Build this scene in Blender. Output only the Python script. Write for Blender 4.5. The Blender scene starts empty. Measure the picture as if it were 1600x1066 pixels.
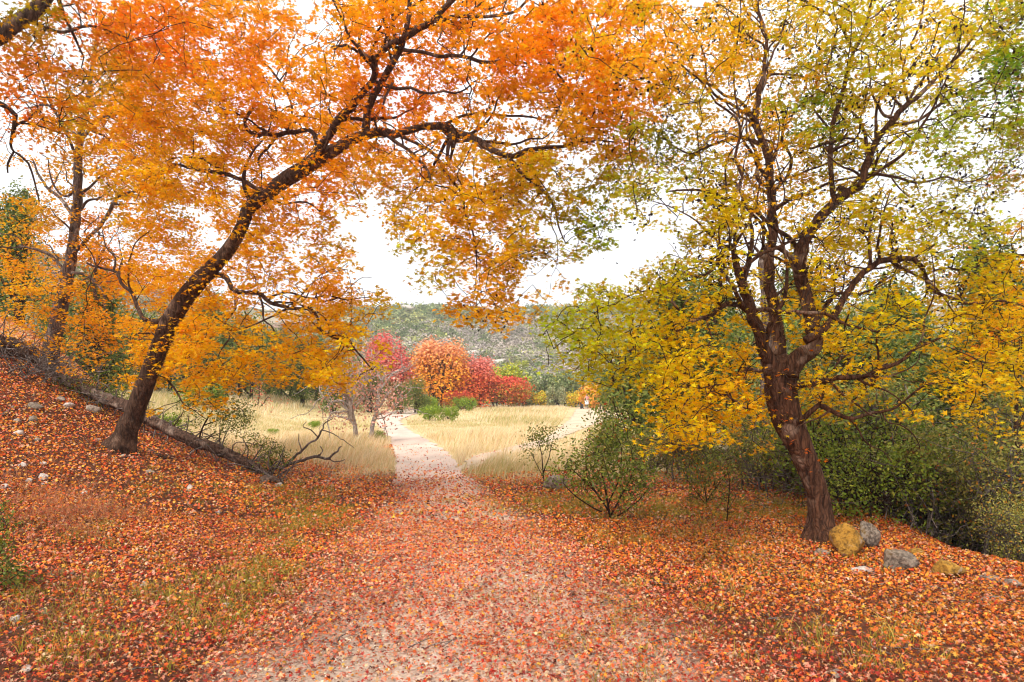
import bpy, math, random
import numpy as np
from mathutils import Vector
rnd = random.Random(7)
R = np.random.default_rng(11)

# ---------------------------------------------------------------- camera, sky, sun, exposure
F, HY, CZ = 1067.0, 618.0, 1.6          # focal length in photo pixels, horizon row, eye height
S = bpy.context.scene
cam = bpy.data.cameras.new('camera'); camo = bpy.data.objects.new('camera', cam)
S.collection.objects.link(camo); S.camera = camo
cam.lens = 24; cam.sensor_width = 36; cam.shift_y = (HY-533)/1600
cam.clip_start = 0.05; cam.clip_end = 3000
camo.location = (0, 0, CZ); camo.rotation_euler = (math.pi/2, 0, 0)
SUN_EL, SUN_AZ = 48, 205                # azimuth clockwise from +Y (behind the camera, a little left)
W = bpy.data.worlds.new('World'); S.world = W; W.use_nodes = True
wn = W.node_tree.nodes; wl = W.node_tree.links; wn.clear()
sky = wn.new('ShaderNodeTexSky'); sky.sky_type = 'NISHITA'; sky.sun_disc = False
sky.sun_elevation = math.radians(SUN_EL); sky.sun_rotation = math.radians(SUN_AZ)
sky.dust_density = 4.0; sky.air_density = 1.0
hs = wn.new('ShaderNodeHueSaturation'); hs.inputs['Saturation'].default_value = 0.12
cl = wn.new('ShaderNodeTexNoise'); cl.inputs['Scale'].default_value = 1.6; cl.inputs['Detail'].default_value = 5
rp = wn.new('ShaderNodeValToRGB')
rp.color_ramp.elements[0].position = 0.3; rp.color_ramp.elements[0].color = (7.2, 7.45, 7.8, 1)
rp.color_ramp.elements[1].position = 0.7; rp.color_ramp.elements[1].color = (8.3, 8.4, 8.5, 1)
mx = wn.new('ShaderNodeMix'); mx.data_type = 'RGBA'; mx.inputs['Factor'].default_value = 0.9
bg = wn.new('ShaderNodeBackground'); bg.inputs['Strength'].default_value = 0.13
wo = wn.new('ShaderNodeOutputWorld')
wl.new(sky.outputs[0], hs.inputs['Color']); wl.new(cl.outputs['Fac'], rp.inputs[0])
wl.new(hs.outputs[0], mx.inputs[6]); wl.new(rp.outputs[0], mx.inputs[7])
wl.new(mx.outputs[2], bg.inputs['Color']); wl.new(bg.outputs[0], wo.inputs[0])
sl = bpy.data.lights.new('sun', 'SUN'); sl.energy = 2.6; sl.angle = math.radians(16); sl.color = (1.0, 0.955, 0.89)
so = bpy.data.objects.new('sun', sl); S.collection.objects.link(so)
_e, _a = math.radians(SUN_EL), math.radians(SUN_AZ)
so.rotation_euler = Vector((math.sin(_a)*math.cos(_e), math.cos(_a)*math.cos(_e), math.sin(_e))).to_track_quat('Z', 'Y').to_euler()
so.location = (0, 0, 60)
S.view_settings.view_transform = 'Standard'; S.view_settings.look = 'None'
S.view_settings.gamma = 1; S.view_settings.use_curve_mapping = False
S.view_settings.exposure = 0.48
S.cycles.filter_width = 1.1
S.render.engine = 'CYCLES'
S.cycles.max_bounces = 8; S.cycles.diffuse_bounces = 4; S.cycles.glossy_bounces = 2; S.cycles.transmission_bounces = 4

# ---------------------------------------------------------------- helpers
def lin(c):
    c = np.asarray(c, float)/255.0
    return np.where(c <= 0.04045, c/12.92, ((c+0.055)/1.055)**2.4)
def P(px, py, d):                       # a point of the place, from its bearing and its distance
    return np.array([d*(px-800)/F, d, CZ-d*(py-HY)/F])
def hsh(i, j, s=0):
    n = (i*374761393+j*668265263+s*974711) & 0x7fffffff
    n = ((n ^ (n >> 13))*1274126177) & 0x7fffffff
    return ((n ^ (n >> 16)) & 0xffff)/65535.0
def vn(x, y, s=0):                      # value noise 0..1
    x = np.asarray(x, float); y = np.asarray(y, float)
    xi = np.floor(x).astype(np.int64); yi = np.floor(y).astype(np.int64)
    fx = x-xi; fy = y-yi; fx = fx*fx*(3-2*fx); fy = fy*fy*(3-2*fy)
    a = hsh(xi, yi, s); b = hsh(xi+1, yi, s); c = hsh(xi, yi+1, s); d = hsh(xi+1, yi+1, s)
    return (a*(1-fx)+b*fx)*(1-fy)+(c*(1-fx)+d*fx)*fy
def fbm(x, y, s=0, o=3):
    t = 0; a = 0.5; n = 0
    for k in range(o):
        t = t+a*vn(x*2**k, y*2**k, s+k); n += a; a *= 0.5
    return t/n
def ss(t):
    t = np.clip(t, 0, 1); return t*t*(3-2*t)
def HH(x, y):                           # the terrain
    x = np.asarray(x, float); y = np.asarray(y, float)
    l = np.maximum(0, -x-2.2); A = np.where(l < 9, 0.032*l*l, 0.032*81+0.3*(l-9))
    A = np.minimum(A, 4.2)
    ridge = np.interp(-x, [0, 3, 4, 7, 9, 12, 20], [11.2, 11.6, 12.0, 13.3, 14.6, 17.5, 26])
    h = A*(1-ss((y-ridge)/4.5))
    edge = np.interp(y, [0, 4, 5.8, 7.4, 9.5, 12, 16], [6.2, 5.3, 4.7, 4.15, 4.7, 5.2, 7.5])
    h = h-1.0*ss((x-edge)/2.6)*(1-ss((y-16)/14))
    h = h+0.10*(fbm(x*0.45, y*0.45, 3)-0.5)*ss((np.abs(x+0.2)-0.8)/2)*(1-ss((y-30)/20))
    h = h+0.03*(vn(x*2.2, y*2.2, 9)-0.5)*(1-ss((y-20)/10))
    far = 43*ss((y-112)/255)+5*ss((x+40)/120)*ss((y-200)/150)
    lh = 43*ss((-x-42)/115)*ss((y-10)/60)
    rh = 40*ss((x-60)/160)*ss((y-10)/80)
    hill = np.maximum(np.maximum(far, lh), rh)
    h = h+1.7*ss((-x-11)/12)*ss((y-18)/20)
    h = h+hill+(hill > 0.3)*np.minimum(hill, 8)/8*3.0*(fbm(x*0.03, y*0.03, 21, 4)-0.5)*2
    return h
def G(px, py, lo=2.0, hi=160):          # the ground seen at a bearing
    d = np.arange(lo, hi, 0.03)
    x = d*(px-800)/F; z = CZ-d*(py-HY)/F; hit = np.nonzero(z <= HH(x, d))[0]
    k = hit[0] if len(hit) else len(d)-1
    return np.array([x[k], d[k], float(HH(x[k], d[k]))])
def np_mesh(name, V, T, col=None, mats=(), smooth=False):
    V = np.ascontiguousarray(V, np.float32); T = np.ascontiguousarray(T, np.int32)
    m = bpy.data.meshes.new(name)
    m.vertices.add(len(V)); m.vertices.foreach_set('co', V.ravel())
    m.loops.add(len(T)*3); m.loops.foreach_set('vertex_index', T.ravel())
    m.polygons.add(len(T)); m.polygons.foreach_set('loop_start', np.arange(0, len(T)*3, 3, dtype=np.int32))
    m.update(calc_edges=True)
    if smooth: m.polygons.foreach_set('use_smooth', np.ones(len(T), bool))
    if col is not None:
        a = m.color_attributes.new('Col', 'FLOAT_COLOR', 'POINT')
        c = np.ones((len(V), 4), np.float32); c[:, :3] = col; a.data.foreach_set('color', c.ravel())
    for x in (mats if isinstance(mats, (list, tuple)) else [mats]): m.materials.append(x)
    return m
def link(name, data, parent=None, loc=None, label=None, cat=None, group=None, kind=None):
    o = bpy.data.objects.new(name, data); S.collection.objects.link(o)
    if parent is not None: o.parent = parent
    if loc is not None: o.location = [float(v) for v in loc]
    if label: o['label'] = label
    if cat: o['category'] = cat
    if group: o['group'] = group
    if kind: o['kind'] = kind
    return o
def thing(name, label, cat, loc, group=None):
    return link(name, None, None, loc, label, cat, group)

# ---------------------------------------------------------------- materials
def nt(name):
    m = bpy.data.materials.new(name); m.use_nodes = True
    return m, m.node_tree.nodes, m.node_tree.links, m.node_tree.nodes['Principled BSDF']
def leaf_mat(name, trans=0.5, rough=0.55, spec=0.25):
    m, n, l, p = nt(name)
    at = n.new('ShaderNodeAttribute'); at.attribute_name = 'Col'
    tc = n.new('ShaderNodeTexCoord'); no = n.new('ShaderNodeTexNoise'); no.inputs['Scale'].default_value = 60
    mr = n.new('ShaderNodeMapRange'); mr.inputs[3].default_value = 0.8; mr.inputs[4].default_value = 1.2
    mu = n.new('ShaderNodeVectorMath'); mu.operation = 'MULTIPLY'
    l.new(tc.outputs['Object'], no.inputs['Vector']); l.new(no.outputs['Fac'], mr.inputs[0])
    l.new(at.outputs['Color'], mu.inputs[0]); l.new(mr.outputs[0], mu.inputs[1])
    l.new(mu.outputs[0], p.inputs['Base Color']); p.inputs['Roughness'].default_value = rough
    p.inputs['Specular IOR Level'].default_value = spec
    t = n.new('ShaderNodeBsdfTranslucent'); l.new(mu.outputs[0], t.inputs['Color'])
    x = n.new('ShaderNodeMixShader'); x.inputs[0].default_value = trans
    l.new(p.outputs[0], x.inputs[1]); l.new(t.outputs[0], x.inputs[2]); l.new(x.outputs[0], n['Material Output'].inputs[0])
    return m
M_LEAF = leaf_mat('maple_leaf', 0.55)
M_LITTER = leaf_mat('fallen_leaf', 0.2, 0.6, 0.3)
M_GRASS = leaf_mat('grass_blade', 0.35, 0.7, 0.15)
M_SHRUB = leaf_mat('shrub_leaf', 0.35, 0.5, 0.3)
M_FAR = leaf_mat('distant_foliage', 0.12, 0.7, 0.1)
def bark_mat(name, c1, c2, c3, scale=1.0, bump=0.6):
    m, n, l, p = nt(name)
    tc = n.new('ShaderNodeTexCoord'); mp = n.new('ShaderNodeMapping'); mp.inputs['Scale'].default_value = (26*scale, 26*scale, 5*scale)
    no = n.new('ShaderNodeTexNoise'); no.inputs['Scale'].default_value = 1; no.inputs['Detail'].default_value = 8; no.inputs['Roughness'].default_value = 0.65
    no2 = n.new('ShaderNodeTexNoise'); no2.inputs['Scale'].default_value = 4.5*scale; no2.inputs['Detail'].default_value = 4
    r = n.new('ShaderNodeValToRGB'); r.color_ramp.elements[0].position = 0.36; r.color_ramp.elements[0].color = (*c1, 1)
    r.color_ramp.elements[1].position = 0.62; r.color_ramp.elements[1].color = (*c2, 1)
    r2 = n.new('ShaderNodeValToRGB'); r2.color_ramp.elements[0].position = 0.56; r2.color_ramp.elements[0].color = (0, 0, 0, 1)
    r2.color_ramp.elements[1].position = 0.68; r2.color_ramp.elements[1].color = (1, 1, 1, 1)
    x = n.new('ShaderNodeMix'); x.data_type = 'RGBA'; x.inputs[7].default_value = (*c3, 1)
    b = n.new('ShaderNodeBump'); b.inputs['Strength'].default_value = min(1, bump*1.4); b.inputs['Distance'].default_value = 0.035
    l.new(tc.outputs['Object'], mp.inputs[0]); l.new(mp.outputs[0], no.inputs['Vector']); l.new(tc.outputs['Object'], no2.inputs['Vector'])
    l.new(no.outputs['Fac'], r.inputs[0]); l.new(no2.outputs['Fac'], r2.inputs[0]); l.new(r2.outputs[0], x.inputs[0])
    mp2 = n.new('ShaderNodeMapping'); mp2.inputs['Scale'].default_value = (26*scale, 26*scale, 4.5*scale)
    vo = n.new('ShaderNodeTexVoronoi'); vo.feature = 'DISTANCE_TO_EDGE'; vo.inputs['Scale'].default_value = 1
    wv = n.new('ShaderNodeVectorMath'); wv.operation = 'MULTIPLY_ADD'; wv.inputs[1].default_value = (0.16, 0.16, 0.3)
    l.new(no2.outputs['Color'], wv.inputs[0]); l.new(tc.outputs['Object'], wv.inputs[2]); l.new(wv.outputs[0], mp2.inputs[0]); l.new(mp2.outputs[0], vo.inputs['Vector'])
    mr = n.new('ShaderNodeMapRange'); mr.inputs[1].default_value = 0.0; mr.inputs[2].default_value = 0.2; mr.inputs[3].default_value = 0.55; mr.inputs[4].default_value = 1.08
    l.new(vo.outputs['Distance'], mr.inputs[0]); mc = n.new('ShaderNodeVectorMath'); mc.operation = 'MULTIPLY'
    l.new(r.outputs[0], x.inputs[6]); l.new(x.outputs[2], mc.inputs[0]); l.new(mr.outputs[0], mc.inputs[1]); l.new(mc.outputs[0], p.inputs['Base Color'])
    ad = n.new('ShaderNodeMath'); ad.operation = 'MULTIPLY'; l.new(no.outputs['Fac'], ad.inputs[0]); l.new(mr.outputs[0], ad.inputs[1]); l.new(ad.outputs[0], b.inputs['Height'])
    l.new(b.outputs[0], p.inputs['Normal']); p.inputs['Roughness'].default_value = 0.9; p.inputs['Specular IOR Level'].default_value = 0.15
    return m
M_BARK1 = bark_mat('maple_bark_dark', (0.035, 0.018, 0.011), (0.12, 0.064, 0.04), (0.2, 0.12, 0.08))
M_BARK2 = bark_mat('maple_bark_red', (0.035, 0.015, 0.009), (0.15, 0.066, 0.036), (0.27, 0.17, 0.12))
M_BARK3 = bark_mat('maple_bark_grey', (0.05, 0.032, 0.024), (0.2, 0.13, 0.1), (0.42, 0.33, 0.27))
M_TWIG = bark_mat('twig_bark', (0.02, 0.01, 0.007), (0.06, 0.03, 0.02), (0.08, 0.045, 0.03), 2, 0.2)
M_DEAD = bark_mat('dead_wood', (0.07, 0.05, 0.045), (0.28, 0.22, 0.19), (0.4, 0.34, 0.3), 1, 0.7)
M_PALE = bark_mat('pale_bark', (0.24, 0.19, 0.16), (0.52, 0.44, 0.39), (0.62, 0.54, 0.49), 1, 0.4)
M_LOG = bark_mat('rotten_log', (0.04, 0.022, 0.015), (0.2, 0.12, 0.085), (0.3, 0.22, 0.17), 0.8, 0.9)
def rock_mat(name, base, dark, lichen=None, amount=0.5):
    m, n, l, p = nt(name)
    tc = n.new('ShaderNodeTexCoord'); no = n.new('ShaderNodeTexNoise'); no.inputs['Scale'].default_value = 20; no.inputs['Detail'].default_value = 10; no.inputs['Roughness'].default_value = 0.72
    r = n.new('ShaderNodeValToRGB'); r.color_ramp.elements[0].position = 0.42; r.color_ramp.elements[0].color = (*dark, 1)
    r.color_ramp.elements[1].position = 0.56; r.color_ramp.elements[1].color = (*base, 1)
    l.new(tc.outputs['Object'], no.inputs['Vector']); l.new(no.outputs['Fac'], r.inputs[0]); out = r.outputs[0]
    if lichen is not None:
        n2 = n.new('ShaderNodeTexNoise'); n2.inputs['Scale'].default_value = 5; n2.inputs['Detail'].default_value = 6; n2.inputs['Roughness'].default_value = 0.7
        r2 = n.new('ShaderNodeValToRGB'); r2.color_ramp.elements[0].position = amount-0.04; r2.color_ramp.elements[0].color = (1, 1, 1, 1)
        r2.color_ramp.elements[1].position = amount+0.04; r2.color_ramp.elements[1].color = (0, 0, 0, 1)
        r3 = n.new('ShaderNodeValToRGB'); r3.color_ramp.elements[0].color = (*[v*0.3 for v in lichen], 1); r3.color_ramp.elements[0].position = 0.4
        r3.color_ramp.elements[1].color = (*lichen, 1); r3.color_ramp.elements[1].position = 0.55
        x = n.new('ShaderNodeMix'); x.data_type = 'RGBA'
        l.new(tc.outputs['Object'], n2.inputs['Vector']); l.new(n2.outputs['Fac'], r2.inputs[0]); l.new(no.outputs['Fac'], r3.inputs[0])
        l.new(r2.outputs[0], x.inputs[0]); l.new(out, x.inputs[6]); l.new(r3.outputs[0], x.inputs[7]); out = x.outputs[2]
    l.new(out, p.inputs['Base Color']); b = n.new('ShaderNodeBump'); b.inputs['Strength'].default_value = 1.0; b.inputs['Distance'].default_value = 0.03
    l.new(no.outputs['Fac'], b.inputs['Height']); l.new(b.outputs[0], p.inputs['Normal']); p.inputs['Roughness'].default_value = 0.9
    return m
M_LIME = rock_mat('limestone', (0.4, 0.32, 0.25), (0.19, 0.14, 0.11))
M_WHITE = rock_mat('pale_limestone', (0.68, 0.6, 0.53), (0.42, 0.34, 0.29))
M_GREY = rock_mat('weathered_limestone', (0.3, 0.23, 0.17), (0.09, 0.065, 0.05), (0.36, 0.2, 0.04), 0.4)
M_MUST = rock_mat('lichen_covered_rock', (0.33, 0.27, 0.22), (0.13, 0.1, 0.08), (0.48, 0.24, 0.03), 0.62)
def attr_mat(name, rough=0.95, bump=0.0, scale=40, lo=0.7, hi=1.25):
    m, n, l, p = nt(name)
    at = n.new('ShaderNodeAttribute'); at.attribute_name = 'Col'
    tc = n.new('ShaderNodeTexCoord'); no = n.new('ShaderNodeTexNoise'); no.inputs['Scale'].default_value = scale; no.inputs['Detail'].default_value = 8
    mr = n.new('ShaderNodeMapRange'); mr.inputs[1].default_value = 0.3; mr.inputs[2].default_value = 0.7
    mr.inputs[3].default_value = lo; mr.inputs[4].default_value = hi
    mu = n.new('ShaderNodeVectorMath'); mu.operation = 'MULTIPLY'
    l.new(tc.outputs['Object'], no.inputs['Vector']); l.new(no.outputs['Fac'], mr.inputs[0])
    l.new(at.outputs['Color'], mu.inputs[0]); l.new(mr.outputs[0], mu.inputs[1]); l.new(mu.outputs[0], p.inputs['Base Color'])
    p.inputs['Roughness'].default_value = rough; p.inputs['Specular IOR Level'].default_value = 0.15
    if bump:
        b = n.new('ShaderNodeBump'); b.inputs['Strength'].default_value = bump; b.inputs['Distance'].default_value = 0.02
        l.new(no.outputs['Fac'], b.inputs['Height']); l.new(b.outputs[0], p.inputs['Normal'])
    return m
M_GROUND = attr_mat('soil', 0.95, 0.6, 14, 0.6, 1.3)
M_TRAIL = attr_mat('trail_gravel', 0.95, 0.8, 45, 0.65, 1.2)
M_PEB = attr_mat('pebble', 0.85, 0.0, 30)
def plain(name, c, rough=0.7):
    m, n, l, p = nt(name)
    tc = n.new('ShaderNodeTexCoord'); no = n.new('ShaderNodeTexNoise'); no.inputs['Scale'].default_value = 18
    r = n.new('ShaderNodeValToRGB'); r.color_ramp.elements[0].color = (*[v*0.75 for v in c], 1); r.color_ramp.elements[1].color = (*c, 1)
    l.new(tc.outputs['Object'], no.inputs['Vector']); l.new(no.outputs['Fac'], r.inputs[0]); l.new(r.outputs[0], p.inputs['Base Color'])
    p.inputs['Roughness'].default_value = rough
    return m

# ---------------------------------------------------------------- scattering of leaves, blades, tubes
def frames(nrm, spin):
    n = nrm/np.linalg.norm(nrm, axis=1, keepdims=True)
    ref = np.where(np.abs(n[:, 2:3]) < 0.9, np.array([[0, 0, 1.0]]), np.array([[1.0, 0, 0]]))
    u = np.cross(ref, n); u /= np.linalg.norm(u, axis=1, keepdims=True); v = np.cross(n, u)
    c, s = np.cos(spin)[:, None], np.sin(spin)[:, None]
    return u*c+v*s, -u*s+v*c, n
def maple_template(detail=2, fold=0.12):
    if detail == 2:                     # five-lobed outline: tip, notch, tip ... and the stalk end
        ang = [90, 62, 38, 8, -22, -90, 202, 172, 142, 118]
        rad = [1.08, 0.36, 0.96, 0.31, 0.68, 0.3, 0.68, 0.31, 0.96, 0.36]
        pts = [(0, 0, 0.0)]+[(r*math.cos(math.radians(a)), r*math.sin(math.radians(a)), -fold*r*(1 if k % 2 == 0 else 0.2)) for k, (a, r) in enumerate(zip(ang, rad))]
        tri = [(0, k, k % 10+1) for k in range(1, 11)]
    elif detail == 1:
        ang = [90, 60, 30, -30, 210, 150, 120]; rad = [1, 0.42, 0.85, 0.5, 0.5, 0.85, 0.42]
        pts = [(r*math.cos(math.radians(a)), r*math.sin(math.radians(a)), -fold*r*(1 if k in (0, 2, 5) else -0.3)) for k, (a, r) in enumerate(zip(ang, rad))]
        tri = [(6, 0, 1), (1, 2, 3), (6, 4, 5), (1, 3, 6), (3, 4, 6)]
    else:
        pts = [(0, 1, -fold), (0.75, 0.1, 0.05), (0, -0.6, 0), (-0.75, 0.1, -0.05)]; tri = [(0, 2, 1), (0, 3, 2)]
    return np.array(pts)*0.5, np.array(tri)
TM = [maple_template(0), maple_template(1), maple_template(2)]
CURL = maple_template(2, 0.45); CURL1 = maple_template(1, 0.4)
def cards(pos, nrm, size, col, tmpl, rng=R, spin=None, stretch=None):
    tv, tt = tmpl; N = len(pos); k = len(tv)
    spin = rng.uniform(0, 6.283, N) if spin is None else spin
    u, v, n = frames(nrm, spin)
    sx = size if stretch is None else size*stretch
    V = pos[:, None, :]+u[:, None, :]*(tv[None, :, 0:1]*sx[:, None, None])+v[:, None, :]*(tv[None, :, 1:2]*size[:, None, None])+n[:, None, :]*(tv[None, :, 2:3]*size[:, None, None])
    T = tt[None]+(np.arange(N)*k)[:, None, None]
    C = np.repeat(col, k, axis=0)
    return V.reshape(-1, 3), T.reshape(-1, 3), C
class Bag:                              # collects pieces of one mesh
    def __init__(s): s.V = []; s.T = []; s.C = []; s.n = 0
    def add(s, V, T, C=None):
        s.V.append(V); s.T.append(T+s.n); s.n += len(V)
        s.C.append(np.zeros((len(V), 3)) if C is None else C)
    def mesh(s, name, mat, smooth=False, org=None):
        V = np.concatenate(s.V)
        if org is not None: V = V-np.asarray(org)
        return np_mesh(name, V, np.concatenate(s.T), np.concatenate(s.C), mat, smooth)
def catmull(pts, rad, step):
    pts = np.asarray(pts, float); rad = np.asarray(rad, float)
    if len(pts) < 3:
        n = max(2, int(np.linalg.norm(pts[-1]-pts[0])/step)); t = np.linspace(0, 1, n+1)
        return pts[0]+(pts[-1]-pts[0])*t[:, None], rad[0]+(rad[-1]-rad[0])*t
    q = np.vstack([2*pts[0]-pts[1], pts, 2*pts[-1]-pts[-2]]); op = []; orr = []
    for i in range(1, len(q)-2):
        p0, p1, p2, p3 = q[i-1:i+3]; n = max(2, int(np.linalg.norm(p2-p1)/step))
        t = (np.arange(n)/n)[:, None]
        op.append(0.5*((2*p1)+(p2-p0)*t+(2*p0-5*p1+4*p2-p3)*t*t+(3*p1-p0-3*p2+p3)*t**3))
        orr.append(rad[i-1]+(rad[i]-rad[i-1])*t[:, 0])
    return np.vstack(op+[pts[-1:]]), np.concatenate(orr+[rad[-1:]])
def tube(pts, rad, sides=8, rough=0.0, seed=0, cap=True):
    pts = np.asarray(pts, float); rad = np.asarray(rad, float); n = len(pts)
    t = np.gradient(pts, axis=0); t /= np.linalg.norm(t, axis=1, keepdims=True)+1e-9
    u = np.cross(t[0], [0.3, 0.9, 0.2]); u /= np.linalg.norm(u); U = np.zeros_like(pts)
    for i in range(n):
        u = u-t[i]*np.dot(u, t[i]); u /= np.linalg.norm(u)+1e-9; U[i] = u
    Wv = np.cross(t, U); a = np.arange(sides)/sides*2*math.pi
    r = np.repeat(rad[:, None], sides, 1)
    if rough:
        L = np.arange(n)[:, None]*0.35; A = a[None, :]
        k = (vn(np.cos(A)*1.6+L*0.3+seed, np.sin(A)*1.6+L*0.5, 5)-0.5)*1.4+(vn(np.cos(A)*4+L*0.1+seed, np.sin(A)*4+L*0.6, 6)-0.5)*0.8+0.35*np.sin(A*5+L*0.25+seed)
        r = r*(1+rough*k)
    V = pts[:, None, :]+U[:, None, :]*(np.cos(a)[None, :, None]*r[:, :, None])+Wv[:, None, :]*(np.sin(a)[None, :, None]*r[:, :, None])
    V = V.reshape(-1, 3); i = np.arange(n-1)[:, None]*sides; j = np.arange(sides)[None, :]; j2 = (j+1) % sides
    A_, B_, C_, D_ = i+j, i+j2, i+sides+j2, i+sides+j
    T = np.concatenate([np.stack([A_, B_, C_], -1).reshape(-1, 3), np.stack([A_, C_, D_], -1).reshape(-1, 3)])
    if cap:
        V = np.vstack([V, pts[-1:]+t[-1:]*rad[-1]*0.5, pts[:1]]); e = (n-1)*sides; j = np.arange(sides); j2 = (j+1) % sides
        T = np.vstack([T, np.stack([e+j, e+j2, np.full(sides, n*sides)], -1), np.stack([j2, j, np.full(sides, n*sides+1)], -1)])
    return V, T
def blades(pos, h, w, lean, col, rng=R):     # curved grass blades, three triangles each
    N = len(pos); a = rng.uniform(0, 6.283, N); s = np.stack([np.cos(a), np.sin(a), 0*a], 1)*w[:, None]*0.5
    m = pos+lean*0.35+np.stack([0*h, 0*h, h*0.55], 1); tp = pos+lean+np.stack([0*h, 0*h, h], 1)
    V = np.stack([pos-s, pos+s, m-s*0.8, m+s*0.8, tp], 1).reshape(-1, 3)
    T = np.array([[0, 1, 3], [0, 3, 2], [2, 3, 4]])[None]+(np.arange(N)*5)[:, None, None]
    k = np.repeat(col, 5, 0)
    return V, T.reshape(-1, 3), k
def jit(c, N, dv=0.18, dh=0.08, rng=R):
    c = np.broadcast_to(np.asarray(c, float), (N, 3)).copy()
    return np.clip(c*(1+rng.uniform(-dv, dv, (N, 1)))*(1+rng.uniform(-dh, dh, (N, 3))), 0.003, 0.95)
def pal(cols, wts, N, dv=0.2, rng=R):
    cols = np.array([lin(c) for c in cols]); wts = np.array(wts, float); wts /= wts.sum()
    return jit(cols[rng.choice(len(cols), N, p=wts)], N, dv, 0.1, rng)

# ================================================================= THE SETTING
def edges(rows):                        # photo row -> left and right edge of a trail, on flat ground
    y = []; a = []; b = []
    for py, xl, xr in rows:
        d = CZ*F/(py-HY); y.append(d); a.append(d*(xl-800)/F); b.append(d*(xr-800)/F)
    return np.array(y), np.array(a), np.array(b)
T1 = edges([(1500, 120, 1500), (1066, 290, 1240), (950, 400, 1080), (870, 495, 940), (810, 560, 850), (770, 608, 770), (740, 620, 722), (712, 617, 702), (690, 611, 672),
            (675, 602, 642), (664, 592, 628), (656, 588, 626), (650, 590, 640), (645, 602, 656), (641, 626, 668), (638, 648, 690)])
T2 = edges([(735, 716, 745), (715, 735, 775), (703, 785, 830), (690, 838, 868), (680, 862, 885), (668, 878, 918), (658, 888, 950), (651, 893, 972), (645, 897, 960), (640, 900, 938), (636, 905, 930)])
def on_trail(x, y, pad=0.0):
    r = np.zeros(np.shape(x), bool)
    for Y, A, B in (T1, T2):
        r |= (x > np.interp(y, Y, A)-pad) & (x < np.interp(y, Y, B)+pad) & (y > Y[0]) & (y < Y[-1])
    return r
gv = np.concatenate([np.linspace(-6, 2, 14)[:-1], 2+(np.exp(np.linspace(0, 5.75, 300))-1)*1.9])
gu = np.linspace(-1, 1, 300); gu = np.sign(gu)*np.abs(gu)**1.15
YY = np.repeat(gv[:, None], len(gu), 1); XX = gu[None, :]*(12+1.25*np.maximum(YY, 0))
ZZ = HH(XX, YY)
def ground_colour(x, y):
    n = fbm(x*0.5, y*0.5, 31)[..., None]; n2 = fbm(x*0.04, y*0.04, 41, 4)[..., None]
    litter = lin((88, 52, 36))*(0.7+0.6*n); straw = lin((208, 182, 136))*(0.8+0.4*n)
    grassg = lin((150, 145, 70))*(0.8+0.4*n)
    hill = lin((166, 148, 124))*(0.75+0.5*n2); hill2 = lin((132, 128, 94))*(0.8+0.4*n2)
    edge = 12.6+1.6*(vn(x*0.8, y*0.8, 55)-0.5)+np.where(x < -3.5, 3.5, 0)+np.where(x > 3.5, 7, 0)
    a = ss((y-edge)/1.2)[..., None]; c = litter*(1-a)+straw*a
    g = (ss((fbm(x*0.12, y*0.12, 61)-0.5)*5)*ss((y-30)/30))[..., None]*0.5; c = c*(1-g)+grassg*g
    dark = lin((124, 106, 86)); b = (ss((x-4.6-0.1*np.maximum(y-8, 0))/1.5)*(y < 40))[..., None]; c = c*(1-b)+dark*b
    hm = ss((y-88)/25)[..., None]; hm = np.maximum(hm, ss((-x-26)/10)[..., None]*ss((y-14)/10)[..., None])
    hc = np.where(fbm(x*0.09, y*0.09, 71, 4)[..., None] > 0.53, hill, hill2)
    return c*(1-hm)+hc*hm
nr, nc = XX.shape; ii = np.arange(nr-1)[:, None]*nc+np.arange(nc-1)[None, :]
GT = np.concatenate([np.stack([ii, ii+1, ii+nc+1], -1).reshape(-1, 3), np.stack([ii, ii+nc+1, ii+nc], -1).reshape(-1, 3)])
ground = link('ground', np_mesh('ground', np.stack([XX, YY, ZZ], -1).reshape(-1, 3), GT, ground_colour(XX, YY).reshape(-1, 3), M_GROUND, True), kind='structure')
ground['label'] = 'leaf strewn ground with meadow and hillside beyond'

def trail(name, Tab, label, c0):
    Y, A, B = Tab; ys = np.exp(np.linspace(math.log(Y[0]), math.log(Y[-1]), 260)); us = np.linspace(0, 1, 25)
    a = np.interp(ys, Y, A)+0.16*(fbm(ys*2.0, ys*0, 81)-0.5)*np.minimum(ys/10, 3); b = np.interp(ys, Y, B)+0.16*(fbm(ys*2.0, ys*0+5, 82)-0.5)*np.minimum(ys/10, 3)
    X = a[:, None]+(b-a)[:, None]*us[None]; Yg = np.repeat(ys[:, None], 25, 1)
    Z = HH(X, Yg)+0.006+0.0025*np.minimum(Yg, 40)*0.25
    k = np.arange(259)[:, None]*25+np.arange(24)[None]
    T = np.concatenate([np.stack([k, k+1, k+26], -1).reshape(-1, 3), np.stack([k, k+26, k+25], -1).reshape(-1, 3)])
    n = fbm(X*2, Yg*0.8, 83)[..., None]; f = ss((Yg-9)/5)[..., None]*(name == 'trail'); C = (lin(c0)*(1-f)+lin((222, 196, 178))*f)*(0.75+0.5*n)
    e = ss((np.abs(us[None]-0.5)*2-0.55+0.5*(fbm(X*1.5, Yg*1.5, 84)-0.5))/0.4)[..., None]*(1-ss((Yg-11)/3)[..., None]); C = C*(1-e)+lin((112, 66, 44))*e
    return link(name, np_mesh(name, np.stack([X, Yg, Z], -1).reshape(-1, 3), T, C.reshape(-1, 3), M_TRAIL, True), kind='structure', label=label)
trail('trail', T1, 'pale gravel walking trail curving left through the meadow', (190, 164, 144))
trail('side_trail', T2, 'faint pale side trail crossing the meadow to the right', (218, 190, 162))

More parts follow.
